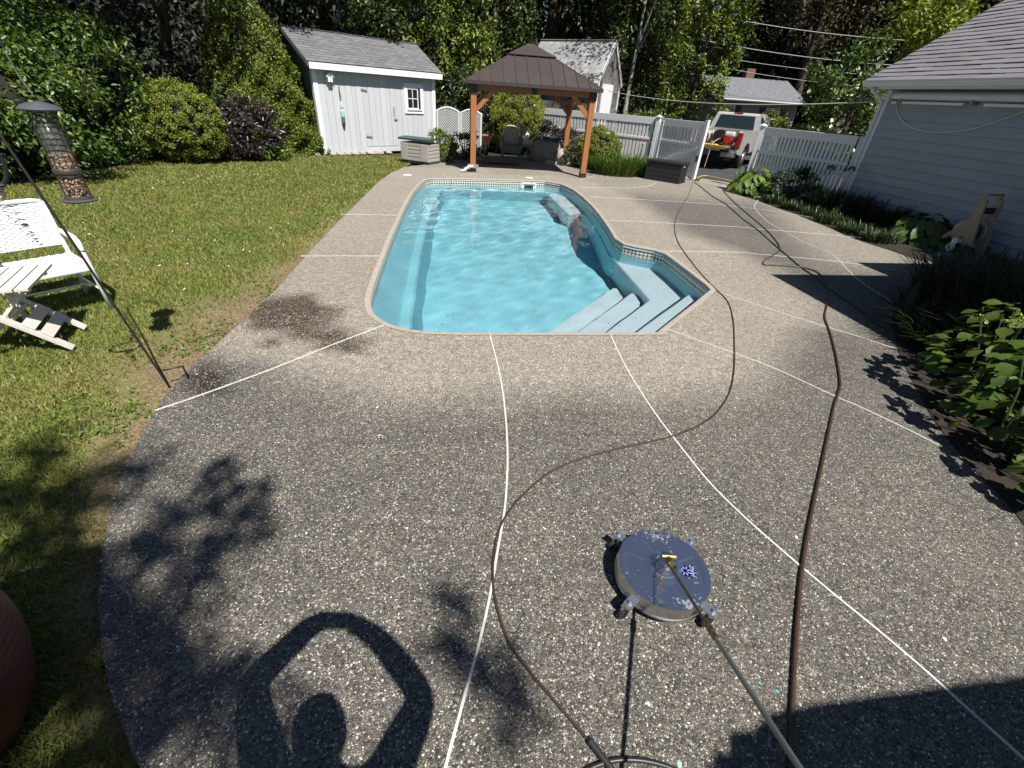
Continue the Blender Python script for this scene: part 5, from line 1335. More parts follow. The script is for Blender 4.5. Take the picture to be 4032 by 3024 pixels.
MB().box((0, -.30, .74), (1.66, .58, .06), bev=.01).build('tailgate', tblack, TP)
MB().box((0, -.12, .55), (1.95, .18, .20), bev=.04).build('bumper', tblack, TP)
for s in (-1, 1): MB().box((s * .72, -.16, .56), (.50, .16, .22), bev=.05).build('bumper_end', chrome, TP)
pl_ = MB().box((-.10, -.225, .55), (.31, .012, .155)).build('licence_plate', M('plate_pale', (.34, .36, .34), .5), TP)
for k in range(6): MB().box((-.20 + k * .04, -.233, .545), (.022, .004, .065)).build('plate_character', M('plate_ink', (.14, .16, .20), .5), pl_)
MB().box((0, .2, .42), (1.6, .3, .18)).build('underbody', tblack, TP)
# cab
cabp = [(2.08, .60), (2.08, 1.32), (2.22, 1.86), (2.34, 1.93), (3.3, 1.93), (3.5, 1.86), (4.05, 1.34), (5.5, 1.24), (5.65, 1.0), (5.65, .55)]
mb = MB(); V = []
for s in (-1, 1):
    for (y, z) in cabp: V.append((s * (hw - (.16 * max(0, (z - 1.32) / .6))), y, z))
k = len(cabp); mb.add(V, [tuple(range(k - 1, -1, -1)), tuple(range(k, 2 * k))] + [(i, i + 1, k + i + 1, k + i) for i in range(k - 1)] + [(k - 1, 0, k, 2 * k - 1)])
mb.build('cab', silver, TP)
mb = MB(); mb.add([(-.80, 2.085, 1.36), (.80, 2.085, 1.36), (.70, 2.205, 1.83), (-.70, 2.205, 1.83)], [(0, 1, 2, 3)])
mb.build('rear_window', M('tinted_glass', (.018, .03, .028), .05, spec=.9), TP)
MB().box((0, 2.26, 1.90), (.36, .05, .06), bev=.015).build('high_brake_light', M('tail_red', ()), TP)
for s in (-1, 1): MB().add([(s * .985, 2.5, 1.36), (s * .985, 3.75, 1.36), (s * .865, 3.4, 1.82), (s * .865, 2.5, 1.82)], [(0, 1, 2, 3)]).build('side_window', M('tinted_glass', ()), TP)
MB().box((.25, 2.16, 1.58), (.16, .02, .16), (-.25, 0, 0)).build('window_sticker', M('sticker', (.30, .36, .36), .5), TP)
# cargo
def world_of(o, p): return o.matrix_basis @ Vector(p)
lb = thing('plywood_sheet', 'brown plywood sheet lying on the lowered tailgate', 'board', tuple(world_of(TP, (-.06, -.35, .785))), TRZ)
MB().box((0, .25, .02), (1.55, 1.0, .035)).build('sheet', M('plywood', (.34, .18, .08), .7, var=.3, vs=5, stretch=(1, 6, 1)), lb)
MB().box((0, -.255, .0), (1.55, .03, .10)).build('edge_batten', M('plywood', ()), lb)
redp = M('red_engine', (.34, .018, .018), .4); whp = M('white_engine', (.72, .70, .66), .4); steelg = M('steel_grey', (.10, .10, .11), .45)
def washer(label, x, y, rz):
    t = thing('pressure_washer', label, 'machine', tuple(world_of(TP, (x, y, .82))), TRZ + rz, 'pressure washers in the truck bed')
    MB().box((0, 0, .17), (.36, .34, .26), bev=.05).build('engine_block', redp, t); MB().box((0, .03, .40), (.34, .28, .16), bev=.04).build('fuel_tank', whp, t)
    MB().cyl((0, -.17, .2), (0, -.24, .2), .12, n=18).build('recoil_starter', redp, t, smooth=True, angle=40)
    MB().box((.24, 0, .24), (.14, .2, .2), bev=.02).build('pump', steelg, t); MB().tube([(-.26, -.2, .02), (-.26, -.2, .5), (.3, -.2, .5), (.3, -.2, .02)], .016, 6).build('frame', tblack, t)
    MB().cyl((-.22, 0, .30), (-.22, .14, .32), .07, n=12).build('muffler', steelg, t)
washer('red and white engine of the pressure washer at the right side of the truck bed', .48, .30, .1)
washer('red pressure washer at the left of the bed behind the cream hose reel', -.46, .5, -.2)
rl = thing('cream_hose_reel', 'cream hose wound on a reel standing at the left of the truck bed', 'hose reel', tuple(world_of(TP, (-.36, .02, .82))), TRZ)
crm = M('cream_hose', (.56, .46, .34), .6, var=.2, vs=30)
MB().tube([((.17 + .018 * sin(k * .37)) * cos(k * .42), -.10 + .2 * k / 160, .26 + (.17 + .018 * sin(k * .37)) * sin(k * .42)) for k in range(161)], .016, 6).build('wound_hose', crm, rl, smooth=True)
for y in (-.13, .13): MB().tube([(.25 * cos(a), y, .26 + .25 * sin(a)) for a in np.linspace(0, 2 * pi, 25)], .012, 6).build('reel_rim', steelg, rl)
MB().box((0, 0, .26), (.06, .28, .06)).build('axle', whp, rl); MB().box((-.28, 0, .12), (.05, .3, .24)).build('stand', crm, rl); MB().tube([(-.25, -.15, .0), (-.12, -.17, .40)], .014, 6).build('hose_tail', crm, rl); MB().tube([(-.08, -.15, .0), (.02, -.17, .42)], .014, 6).build('hose_tail', crm, rl)
r2 = thing('black_hose_reel', 'black hose reel in the middle of the truck bed', 'hose reel', tuple(world_of(TP, (.06, .45, .82))), TRZ)
MB().lathe([(.0, -.14), (.24, -.14), (.24, -.12), (.17, -.10), (.17, .10), (.24, .12), (.24, .14), (.0, .14)], 24, (0, 0, .28), (0, 1, 0)).build('drum', tblack, r2, smooth=True, angle=35)
MB().box((0, .0, .02), (.4, .34, .04)).build('foot', tblack, r2)
yl = M('yellow_hose', (.66, .72, .04), .45)
tag(MB().tube(smooth_line([tuple(world_of(TP, p)) for p in ((-.80, -.20, .93), (-.68, -.30, .86), (-.4, -.40, .845), (.0, -.42, .845), (.35, -.40, .855))], 0, 6), .024, 6).build('yellow_hose', yl, None, smooth=True), 'bright yellow hose lying across the plywood on the tailgate', 'hose')
tag(MB().tube(smooth_line([tuple(world_of(TP, p)) for p in ((.15, .35, 1.05), (.18, .0, 1.02), (.18, -.50, .9), (.17, -.62, .55), (.15, -.66, .02))], 0, 6), .014, 6).build('dangling_hose', crm, None, smooth=True), 'tan hose hanging straight down from the tailgate to the driveway', 'hose')
bk2 = thing('blue_bucket', 'blue bucket on the driveway beside the truck rear wheel', 'bucket', (8.15, 18.3, -.05), 0)
MB().lathe([(.15, 0), (.18, .30), (.19, .31), (.17, .31), (.14, .03), (.0, .03)], 20).build('pail', M('blue_plastic', (.02, .06, .38), .4), bk2, smooth=True, angle=40)
MB().tube([(.185 * cos(a), -.02 - .10 * sin(a), .30 - .05 * sin(a)) for a in np.linspace(0, pi, 9)], .006, 5).build('bail', wire, bk2)
ws_ = thing('white_stand', 'short white metal stand beside the truck wheel', 'stand', (8.42, 18.7, -.05), .4)
for s in (-1, 1): MB().bar((s * .1, 0, 0), (s * .03, 0, .55), .04, .03).build('leg', white, ws_)
MB().bar((-.07, 0, .25), (.07, 0, .25), .03, .03).build('rung', white, ws_)

# ---- the photographer, standing behind the lens with the phone held overhead
pr = thing('person', 'photographer in dark clothes holding a phone up, seen only as a shadow', 'person', (-.03, -.30, 0), 0)
def skin_body():
    J = {'pelvis': ((0, -.02, .92), .15), 'belly': ((0, -.01, 1.08), .145), 'chest': ((0, -.01, 1.28), .155), 'neck0': ((0, 0, 1.42), .075), 'neck': ((0, .02, 1.49), .055), 'chin': ((0, .05, 1.555), .065), 'head': ((0, .05, 1.64), .082), 'crown': ((0, .045, 1.70), .066),
         'shL': ((-.18, 0, 1.40), .085), 'elL': ((-.335, .19, 1.58), .062), 'wrL': ((-.125, .265, 1.83), .050), 'haL': ((-.068, .255, 1.91), .048),
         'shR': ((.18, 0, 1.40), .085), 'elR': ((.335, .19, 1.58), .062), 'wrR': ((.175, .265, 1.83), .050), 'haR': ((.128, .255, 1.91), .048),
         'hipL': ((-.095, -.02, .86), .10), 'knL': ((-.11, .0, .48), .062), 'anL': ((-.12, -.03, .09), .042), 'toL': ((-.13, .12, .045), .040),
         'hipR': ((.095, -.02, .86), .10), 'knR': ((.11, .0, .48), .062), 'anR': ((.12, -.03, .09), .042), 'toR': ((.13, .12, .045), .040)}
    E = [('pelvis', 'belly'), ('belly', 'chest'), ('chest', 'neck0'), ('neck0', 'neck'), ('neck', 'chin'), ('chin', 'head'), ('head', 'crown')]
    for s in 'LR': E += [('chest', 'sh' + s), ('sh' + s, 'el' + s), ('el' + s, 'wr' + s), ('wr' + s, 'ha' + s), ('pelvis', 'hip' + s), ('hip' + s, 'kn' + s), ('kn' + s, 'an' + s), ('an' + s, 'to' + s)]
    # five fingers a side closing on the phone edges
    for s, q in (('L', 1), ('R', -1)):
        hx, hy, hz = J['ha' + s][0]
        for k in range(4):
            b0 = 'f%s%da' % (s, k); b1 = 'f%s%db' % (s, k)
            J[b0] = ((hx + q * .012, hy + .004, hz + .030 + .0 * k), .010) if False else ((hx + q * .022, hy - .012 + .008 * k, hz + .018 + .012 * k), .009)
            J[b1] = ((hx + q * .052, hy - .020 + .006 * k, hz + .022 + .014 * k), .008); E += [('ha' + s, b0), (b0, b1)]
        J['t%sa' % s] = ((hx + q * .02, hy - .03, hz - .005), .010); J['t%sb' % s] = ((hx + q * .05, hy - .034, hz + .012), .009); E += [('ha' + s, 't%sa' % s), ('t%sa' % s, 't%sb' % s)]
    names = list(J); me = bpy.data.meshes.new('body'); me.from_pydata([J[k][0] for k in names], [(names.index(a), names.index(b)) for a, b in E], [])
    o = link(bpy.data.objects.new('body', me), pr)
    m = o.modifiers.new('skin', 'SKIN'); m.use_smooth_shade = True
    sv = me.skin_vertices[0].data
    for i, k in enumerate(names): sv[i].radius = (J[k][1], J[k][1])
    sv[names.index('pelvis')].use_root = True
    s = o.modifiers.new('sub', 'SUBSURF'); s.levels = 2; s.render_levels = 2
    bpy.context.view_layer.update(); dgx = bpy.context.evaluated_depsgraph_get()
    nm = bpy.data.meshes.new_from_object(o.evaluated_get(dgx)); o.modifiers.clear(); o.data = nm; bpy.data.meshes.remove(me)
    nm.materials.append(M('dark_clothes', (.05, .05, .06), .9)); return o
skin_body()
ph = thing('phone', 'smartphone held above the head of the photographer behind the lens', 'phone', (0, -.035, 1.945), 0)
MB().box((0, -.012, 0), (.155, .009, .076), (radians(-33), radians(-4), 0), bev=.003).build('case', blackr, ph)
MB().lathe([(.0, 0), (.008, 0), (.008, .003), (0, .003)], 16, (-.05, -.006, .024), (0, .84, -.54)).build('lens', glassm, ph)
cap_ = MB().lathe([(.0, 1.785), (.045, 1.775), (.08, 1.73), (.09, 1.66), (.088, 1.60), (.075, 1.60)], 20, (0, .04, -.03)); cap_.build('hair', M('dark_hair', (.03, .02, .015), .8), pr, smooth=True)

# ================================================================ PLANTS
bark = M('bark', (.10, .075, .055), .95, var=.5, vs=9, stretch=(5, 5, 1), bump=.8, bs=20)
birch = M('birch_bark', (.55, .53, .48), .8, col2=(.10, .09, .08), vs=8, stretch=(1, 1, 5))
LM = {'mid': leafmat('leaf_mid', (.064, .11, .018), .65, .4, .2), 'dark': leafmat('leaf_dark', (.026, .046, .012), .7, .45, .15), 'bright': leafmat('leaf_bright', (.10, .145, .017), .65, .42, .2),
      'tree': leafmat('leaf_tree', (.04, .068, .011), .75, .4, .18), 'yellow': leafmat('leaf_yellow', (.17, .21, .02), .5), 'thujag': leafmat('golden_spray', (.21, .25, .022), .4, .6, .12), 'thuja': leafmat('thuja', (.16, .20, .022), .4, .6, .12), 'yew': leafmat('yew', (.11, .15, .014), .5, .55, .1),
      'purple': leafmat('leaf_purple', (.048, .034, .034), .55, .35, .12), 'black': leafmat('leaf_shaded', (.012, .022, .009), .7, .6, .1), 'brown': leafmat('brown_conifer', (.07, .06, .025), .5, .7, .1),  # the near-black leaves have deep shade put into their colour
      'lily': leafmat('strap_leaf', (.075, .125, .02), .45), 'grass': M('grass_blade', (.135, .185, .036), .5, col2=(.225, .205, .06), vs=1.3, isl=.5, trans=.22, spec=.4), 'shade_strap': leafmat('shade_strap_leaf', (.024, .043, .011), .5, .45, .15), 'glauca': leafmat('iris_leaf', (.10, .17, .08), .4),  # strap leaves of the shaded beds have the shade put into their colour
      'hosta': leafmat('hosta_leaf', (.115, .19, .028), .4, .4, .25), 'hyd': leafmat('hydrangea_leaf', (.075, .14, .022), .45, .4, .3)}
def tree(name, label, x, y, crown, n, leaf, mat, trunk=.14, lean=(0, 0), bk=None, grp='trees behind the yard', nc=60, cr=.3, branches=5, extra=None):
    """Tree with tapered trunk, limbs reaching into the crown, and a crown of leaf clumps: crown = (dx, dy, z, rx, ry, rz)."""
    t = thing(name, label, 'tree', (x, y, -.06), 0, grp)
    if n > 1000: n, leaf = int(n * 1.45), leaf * .8
    dx, dy, cz, rx, ry, rz = crown
    top = Vector((dx + lean[0], dy + lean[1], cz + rz * .5))
    mb = MB(); mb.tube(smooth_line([(0, 0, 0), (top.x * .15, top.y * .15, cz * .35), (top.x * .5, top.y * .5, cz * .75), tuple(top)], 0, 4), [trunk * (1.25 - 1.1 * k / 12) for k in range(13)], 9); mb.build('trunk', bk or bark, t, smooth=True)
    lb = MB()
    for k in range(branches):
        a = random.uniform(0, 2 * pi); h = random.uniform(.35, .85); p = Vector((top.x * h * .7, top.y * h * .7, (cz + rz * .5) * h))
        e = Vector((dx + rx * .75 * cos(a), dy + ry * .75 * sin(a), cz + rz * random.uniform(-.5, .6))); m = p.lerp(e, .5) + Vector((0, 0, .25))
        lb.tube(smooth_line([tuple(p), tuple(m), tuple(e)], 0, 4), [trunk * .4 * (1 - .085 * j) for j in range(9)], 6)
    lb.build('limb', bk or bark, t, smooth=True)
    P, D, O = clumps(n, (dx, dy, cz), (rx, ry, rz), nc, .55, cr, zmin=.25, out=True)
    if extra:
        for (c2, r2, n2) in extra:
            P2, D2, O2 = clumps(n2, c2, r2, max(10, nc // 3), .4, .4, zmin=.2, out=True); P = np.r_[P, P2]; D = np.r_[D, D2]; O = np.r_[O, O2]
    leaf_mesh('crown', P, D, leaf * (.7 + .6 * rng.random(len(P))), leaf * .52, LM[mat], t, O=O)
    return t
def shrub(name, label, x, y, r, n, leaf, mat, cat='shrub', grp=None, asp=.5, nc=70, cr=.26, shell=.8, stems=6, cone=False, up=0., rz=0., core=0.):
    t = thing(name, label, cat, (x, y, -.05), rz, grp); rx, ry, h = r
    if cone:
        z = h * (1 - np.sqrt(rng.random(n))) ; k = np.clip(1 - z / h, 0, 1) ** .48; a = rng.uniform(0, 2 * pi, n)
        bump_ = 1 + .07 * np.sin(a * 5 + z * 6) + .06 * np.sin(a * 11 - z * 9) + .018 * rng.normal(size=n); q = bump_ * (.9 + .12 * rng.random(n))
        P = np.stack([rx * k * q * np.cos(a), ry * k * q * np.sin(a), z + .03], 1); O = np.stack([np.cos(a), np.sin(a), np.full(n, .7)], 1); D = nrm(O * .25 + np.array([0, 0, .5]) + .8 * rdir(n))
    else:
        P, D, O = clumps(n, (0, 0, h * .5), (rx, ry, h * .5), nc, shell, cr, zmin=.02, out=True)
    if up: D = nrm(D + np.array([0, 0, up]))
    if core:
        core_mat = M('dark_core', (.018, .016, .010), .95, var=.5, vs=12, bump=1, bs=20)  # solid dark body added to block sight through leaves, standing in for inner shade
        if cone: MB().lathe([(max(.001, rx * core * (1 - z) ** .48), h * z * .96) for z in np.linspace(0, 1, 14)], 20).build('dark_core', core_mat, t).scale = (1, ry / rx, 1)
        else: rock('dark_core', t, (0, 0, h * .49), (rx * core, ry * core, h * .5 * core), core_mat, 3, 3, .10)
    leaf_mesh('foliage', P, D, leaf * (.7 + .6 * rng.random(len(P))), leaf * asp, LM[mat] if isinstance(mat, str) else mat, t, O=O)
    st = MB()
    for k in range(stems):
        a = 2 * pi * k / stems + .4; st.tube([(0.05 * cos(a), .05 * sin(a), 0), (rx * .3 * cos(a), ry * .3 * sin(a), h * .4), (rx * .55 * cos(a), ry * .55 * sin(a), h * .75)], [.03, .02, .01], 5)
    st.build('stem', bark, t)
    return t

# hedge shrubs along the left
shrub('leafy_shrub', 'tall leafy shrub with bright green leaves behind the bird feeder', -10.3, 9.6, (1.7, 1.5, 2.5), 12000, .115, 'mid', grp='leafy shrubs on the left border', nc=110, cr=.22, core=.5)
shrub('leafy_shrub', 'leafy shrub at the far left edge, left of the feeder', -11.2, 7.6, (1.6, 1.5, 2.3), 10000, .11, 'mid', grp='leafy shrubs on the left border', nc=90, cr=.22, core=.5)
shrub('leafy_shrub', 'taller rounded leafy shrub left of the globe evergreen', -10.6, 11.9, (1.5, 1.4, 2.9), 11500, .12, 'mid', grp='leafy shrubs on the left border', nc=100, cr=.22, core=.5)
shrub('globe_evergreen', 'rounded yellow-green evergreen at the lawn edge left of the purple shrub', -8.85, 12.75, (.98, .85, 1.75), 30000, .05, 'thuja', asp=.5, nc=520, cr=.10, shell=.95, up=.4, core=.82)
shrub('purple_shrub', 'dark purple-leaved shrub between the globe evergreen and the yew', -8.0, 13.75, (1.05, .75, 1.55), 6200, .10, 'purple', grp='purple-leaved shrubs', nc=90, cr=.2)
shrub('border_perennial', 'low plant with pale green leaves in front of the purple shrub', -7.45, 13.85, (.5, .35, .75), 480, .13, 'hosta', nc=26, cr=.3, shell=.6)
shrub('border_perennial', 'pale blue-green plant peeping out between globe evergreen and purple shrub', -8.6, 14.2, (.4, .4, 1.75), 400, .10, 'glauca', nc=16, cr=.25, shell=.7)
shrub('clipped_yew', 'large cone-shaped yew covering the left end of the shed', -8.35, 15.75, (1.75, 1.35, 3.95), 60000, .08, 'yew', asp=.5, cone=True, core=.84)
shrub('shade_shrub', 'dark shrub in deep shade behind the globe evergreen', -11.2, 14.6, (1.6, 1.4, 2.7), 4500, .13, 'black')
# trees
tree('maple_tree', 'big overhanging tree at upper left with large drooping leaves', -12.6, 11.2, (1.2, .4, 5.6, 3.8, 3.0, 2.5), 6500, .20, 'tree', .2, nc=41, cr=.17)
tree('beech_tree', 'tree whose leafy branches hang over the yew at upper left', -11.3, 16.2, (2.0, -.8, 5.7, 3.0, 2.2, 2.2), 5000, .19, 'tree', .18, nc=42, cr=.2)
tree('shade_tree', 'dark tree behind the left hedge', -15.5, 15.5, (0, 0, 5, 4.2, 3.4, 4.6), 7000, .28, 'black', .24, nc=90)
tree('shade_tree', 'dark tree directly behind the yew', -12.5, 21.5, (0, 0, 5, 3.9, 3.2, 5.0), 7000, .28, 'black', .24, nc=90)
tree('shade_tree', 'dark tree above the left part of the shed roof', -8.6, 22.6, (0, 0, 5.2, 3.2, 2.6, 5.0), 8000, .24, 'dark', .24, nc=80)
tree('drooping_tree', 'sunlit drooping tree behind the right end of the shed', -4.2, 22.2, (.2, 0, 4.0, 2.5, 2.0, 3.6), 9000, .21, 'bright', .16, nc=71, cr=.17, extra=[((-1.6, -1.2, 4.1), (1.2, 1.0, 1.1), 1500)])
tree('drooping_tree', 'leafy tree overhanging the middle of the shed roof', -6.6, 20.6, (.4, -.2, 5.6, 2.4, 2.0, 2.2), 6500, .20, 'tree', .15, nc=52, cr=.17, extra=[((1.1, -1.3, 3.9), (.9, .8, .8), 900)])
tree('maple_tree', 'green tree just left of the gazebo peak', -1.9, 25.5, (0, 0, 4.2, 2.3, 2.0, 4.2), 8000, .23, 'tree', .18, nc=90, cr=.22)
tree('oak_tree', 'tall dark tree with thick trunk behind the small shingled shed', .9, 31, (0, 0, 9.5, 4.2, 3.6, 4.2), 7500, .33, 'dark', .62, nc=80)
tree('shade_tree', 'dark tree between the gazebo and the thick trunk', -3.6, 32, (0, 0, 6, 4.0, 3.4, 5.8), 7500, .32, 'dark', .3, nc=90)
tree('birch_tree', 'pale-trunked birch right of the small shingled shed', 5.0, 28.2, (.2, 0, 6.4, 2.2, 2.0, 5.4), 9000, .22, 'tree', .13, bk=birch, nc=90, cr=.2)
tree('birch_tree', 'thinner birch with dark leaves beside the small shed gable', 3.5, 30.5, (.2, 0, 6.2, 2.4, 2.0, 5.6), 8500, .26, 'dark', .13, bk=birch, nc=90, cr=.22)
tree('maple_tree', 'sunlit maple over the fence left of the ranch house', 7.6, 25.8, (.2, 0, 3.5, 1.75, 1.6, 2.9), 7500, .20, 'bright', .14, nc=60, cr=.17, extra=[((1.2, -.3, 7.6), (1.1, 1.0, 2.2), 1800), ((-2.6, -4.4, 8.6), (2.4, 1.8, 1.2), 1500)])  # last extra lobe is unseen, added to dapple the small shed roof
tree('maple_tree', 'tall leafy tree left of the sky gap', 6.6, 33.5, (0, 0, 8, 2.7, 2.4, 5.2), 7000, .3, 'tree', .25, nc=80)
tree('shade_tree', 'dark tree behind the ranch house roof', 15.5, 50, (0, 0, 8, 5.4, 4.4, 8), 8500, .48, 'dark', .4, nc=100)
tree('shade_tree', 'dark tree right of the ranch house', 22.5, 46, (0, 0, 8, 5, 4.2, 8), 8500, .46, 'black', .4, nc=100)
tree('conifer_tree', 'brownish conifer high above the power lines', 19.5, 40, (0, 0, 10.5, 3.2, 3, 5), 6500, .33, 'brown', .35, nc=90, cr=.2)
tree('shade_tree', 'dark tree standing far right behind the dogwood', 27.5, 42, (0, 0, 8.5, 5, 4.2, 8.4), 8500, .45, 'black', .4, nc=100)
tree('maple_tree', 'yellow-green maple rising behind the house roof', 17.6, 22.4, (0, .5, 6.0, 3.4, 2.8, 4.0), 10500, .22, 'yellow', .2, nc=110, cr=.2, extra=[((-2.6, -.6, 4.9), (1.3, 1.2, 1.0), 1800)])
tree('maple_tree', 'green tree behind the house ridge at the right edge', 24.5, 26, (0, 0, 8.4, 3.6, 3.2, 4.8), 7000, .3, 'tree', .25, nc=90)
tree('shade_tree', 'dark tree filling the gap left of the ranch house', 10.8, 46, (0, 0, 7.2, 3.2, 3, 6.6), 6500, .42, 'dark', .35, nc=80)
dw = tree('dogwood_tree', 'dogwood covered with creamy white flowers beside the house corner', 12.4, 20.6, (0, 0, 2.7, 1.75, 1.6, 1.7), 5200, .17, 'mid', .1, nc=60, cr=.25)
P, D = clumps(520, (0, 0, 2.3), (1.8, 1.65, 1.35), 60, .8, .2, zmin=.8); m = (P[:, 1] < .4); P, D = P[m], D[m]
leaf_mesh('blossom', P, nrm(D + np.array([-.2, -.5, .8])), .17, .17, M('dogwood_bract', (.72, .72, .50), .6, isl=.15), dw, fold=.05)
shrub('dwarf_conifer', 'flat-topped dark conifer bush in front of the ranch house', 12.6, 27.5, (1.35, 1.0, 1.9), 5000, .13, 'yew', nc=60, cr=.25, shell=.6)
shrub('street_shrub', 'yellow-green shrub right of the flat-topped conifer', 14.4, 27.8, (1.0, .9, 1.5), 3000, .13, 'thuja', nc=50)
shrub('street_shrub', 'dark shrub below the dogwood flowers', 13.8, 22.5, (1.6, 1.2, 1.6), 3500, .15, 'dark', nc=50)
shrub('street_shrub', 'leafy shrub behind the open gate leaf', 5.6, 24.0, (1.3, 1.1, 1.9), 3800, .15, 'mid', nc=60)
# distant woods close the view
n = 26000; a = rng.uniform(-1.12, 1.12, n); r = rng.uniform(52, 75, n); z = rng.random(n) ** 1.1 * (13 + 7 * np.clip(a + .3, 0, 1.2))
gap = np.sin(a * 37) * .5 + np.sin(a * 83 + 1) * .3; z = z * (1 + .12 * gap) * (1 - .75 * np.exp(-((a - .01) / .022) ** 2) - .75 * np.exp(-((a - .335) / .02) ** 2))
wd = leaf_mesh('far_woods', np.stack([r * np.sin(a), r * np.cos(a), z], 1), rdir(n), 1.5 + .8 * rng.random(n), .95, LM['black'], None)
tag(wd, 'dark distant woods closing the view behind the gardens', 'woods', kind='stuff')

# behind and beside the gazebo
shrub('golden_cypress', 'golden-green cypress seen through the gazebo', -.55, 20.0, (1.0, .85, 2.35), 26000, .065, LM['thujag'], cat='shrub', asp=.34, cone=False, nc=220, cr=.15, shell=.92, up=1.0, core=.84)
shrub('purple_shrub', 'purple-leaved shrub behind the boulder under the gazebo', .85, 18.9, (1.15, .6, 1.15), 5000, .09, 'purple', grp='purple-leaved shrubs', nc=80, cr=.2)
shrub('globe_evergreen', 'yellow-green evergreen globe right of the gazebo front post', 2.35, 16.75, (.68, .6, 1.25), 18000, .048, 'thuja', asp=.5, nc=320, cr=.11, shell=.95, up=.4, core=.82)
shrub('leafy_shrub', 'green shrub at the foot of the gazebo back post', 1.72, 17.0, (.42, .4, .85), 1500, .075, 'mid', nc=50, cr=.2)
shrub('leafy_shrub', 'dark bush in front of the lattice nearer the gazebo post', -2.1, 16.75, (.42, .38, .95), 1300, .08, 'dark', nc=40, cr=.22)
shrub('leafy_shrub', 'sunny green shrub behind the storage bin lid', -3.05, 17.0, (.55, .45, .85), 1500, .10, 'bright', nc=40, cr=.22)
shrub('leafy_shrub', 'small dark evergreen shrub between the storage bin and the gazebo', -2.65, 16.0, (.45, .4, .62), 1500, .06, 'mid', nc=40, cr=.2)
shrub('climbing_vine', 'dark foliage behind the lattice screens', -2.6, 20.2, (1.3, .9, 2.5), 3800, .14, 'dark', nc=70)
shrub('climbing_vine', 'dense dark growth between the lattice and the golden cypress', -1.7, 21.6, (1.0, .8, 2.7), 3200, .14, 'dark', nc=60)

def clump_blades(name, label, x, y, rx, ry, n, H, W, mat, lean=.7, cat='plant', grp=None, z=-.03):
    t = thing(name, label, cat, (x, y, z), 0, grp)
    q = np.sqrt(rng.random(n)); a = rng.uniform(0, 2 * pi, n); P = np.stack([rx * q * np.cos(a), ry * q * np.sin(a), np.zeros(n)], 1)
    az = np.arctan2(P[:, 1] / ry, P[:, 0] / rx) + rng.normal(size=n) * .8
    blades('leaves', P, az, H * (.6 + .5 * rng.random(n)), W, lean * (.3 + rng.random(n)), LM[mat], t, seg=4); return t
clump_blades('daylily_clump', 'arching daylily clump left of the black deck box', 2.85, 15.75, .72, .5, 900, .75, .028, 'lily')
clump_blades('daylily_clump', 'second daylily tuft close behind the black deck box', 3.55, 15.95, .4, .4, 350, .72, .028, 'lily')
clump_blades('iris_clump', 'upright blue-green iris fan between the gateway post and hosta', 6.32, 14.45, .2, .2, 50, .62, .045, 'glauca', .25)
clump_blades('iris_clump', 'long bed of dark iris leaves in shade under the house corner', 7.55, 11.65, .55, .75, 620, .62, .032, 'shade_strap', .45)
clump_blades('iris_clump', 'iris leaves nearer the second hosta along the house wall', 7.95, 10.55, .5, .55, 420, .58, .032, 'shade_strap', .5)
clump_blades('iris_clump', 'few pale sunlit iris leaves at the bed edge', 7.05, 10.95, .12, .12, 10, .5, .05, 'glauca', .9)
shrub('fern_clump', 'dark feathery plant between the hosta and the irises', 7.0, 12.95, (.55, .5, .78), 2600, .075, 'dark', cat='plant', nc=50, cr=.25)
for k, (p, lab) in enumerate(zip([(6.401,12.473),(6.570,11.741),(6.670,11.068),(6.703,10.358),(6.694,9.566),(6.800,8.969)], ('low dark plant added as shade right of the gateway hosta', 'low dark plant added as shade in front of the feathery clump', 'low dark plant added as shade before the first irises', 'low dark plant added as shade where the sunlit iris leaves lean out', 'low dark plant added as shade before the nearer irises', 'low dark plant added as shade just left of the second hosta'))):
    clump_blades('shade_fill_plant', lab, p[0] + .12, p[1] + .10, .32, .30, 260, .26, .02, 'shade_strap', .9, grp='plants added as shade in the house bed')  # dark low plants added where the bed edge shows only house shade
# big strap-leaved mass in the right bed
t = clump_blades('strappy_grass', 'mass of long arching shaded leaves filling the right-hand bed', 5.75, 4.85, .95, 1.15, 2400, .78, .024, 'shade_strap', .75, z=0)
clump_blades('strappy_grass', 'arching shaded leaves at the near end of the right-hand bed', 4.95, 3.75, .6, .6, 1100, .66, .024, 'shade_strap', .75, z=0)
clump_blades('strappy_grass', 'arching leaves around the lilac iris bloom in the right bed', 6.5, 6.2, .6, .5, 500, .62, .022, 'shade_strap', .95, z=0)
clump_blades('broad_leaf_tuft', 'broad-leaved tuft at the deck side of the right-hand bed', 4.55, 4.95, .16, .16, 18, .55, .09, 'shade_strap', .95, z=0)
clump_blades('strappy_grass', 'low shaded leaves hugging the deck edge of the right-hand bed', 4.45, 4.15, .35, .55, 700, .42, .02, 'shade_strap', .9, z=0)
mb_ = sheet('planting_bed_island', ISLAND, .006, mulch)
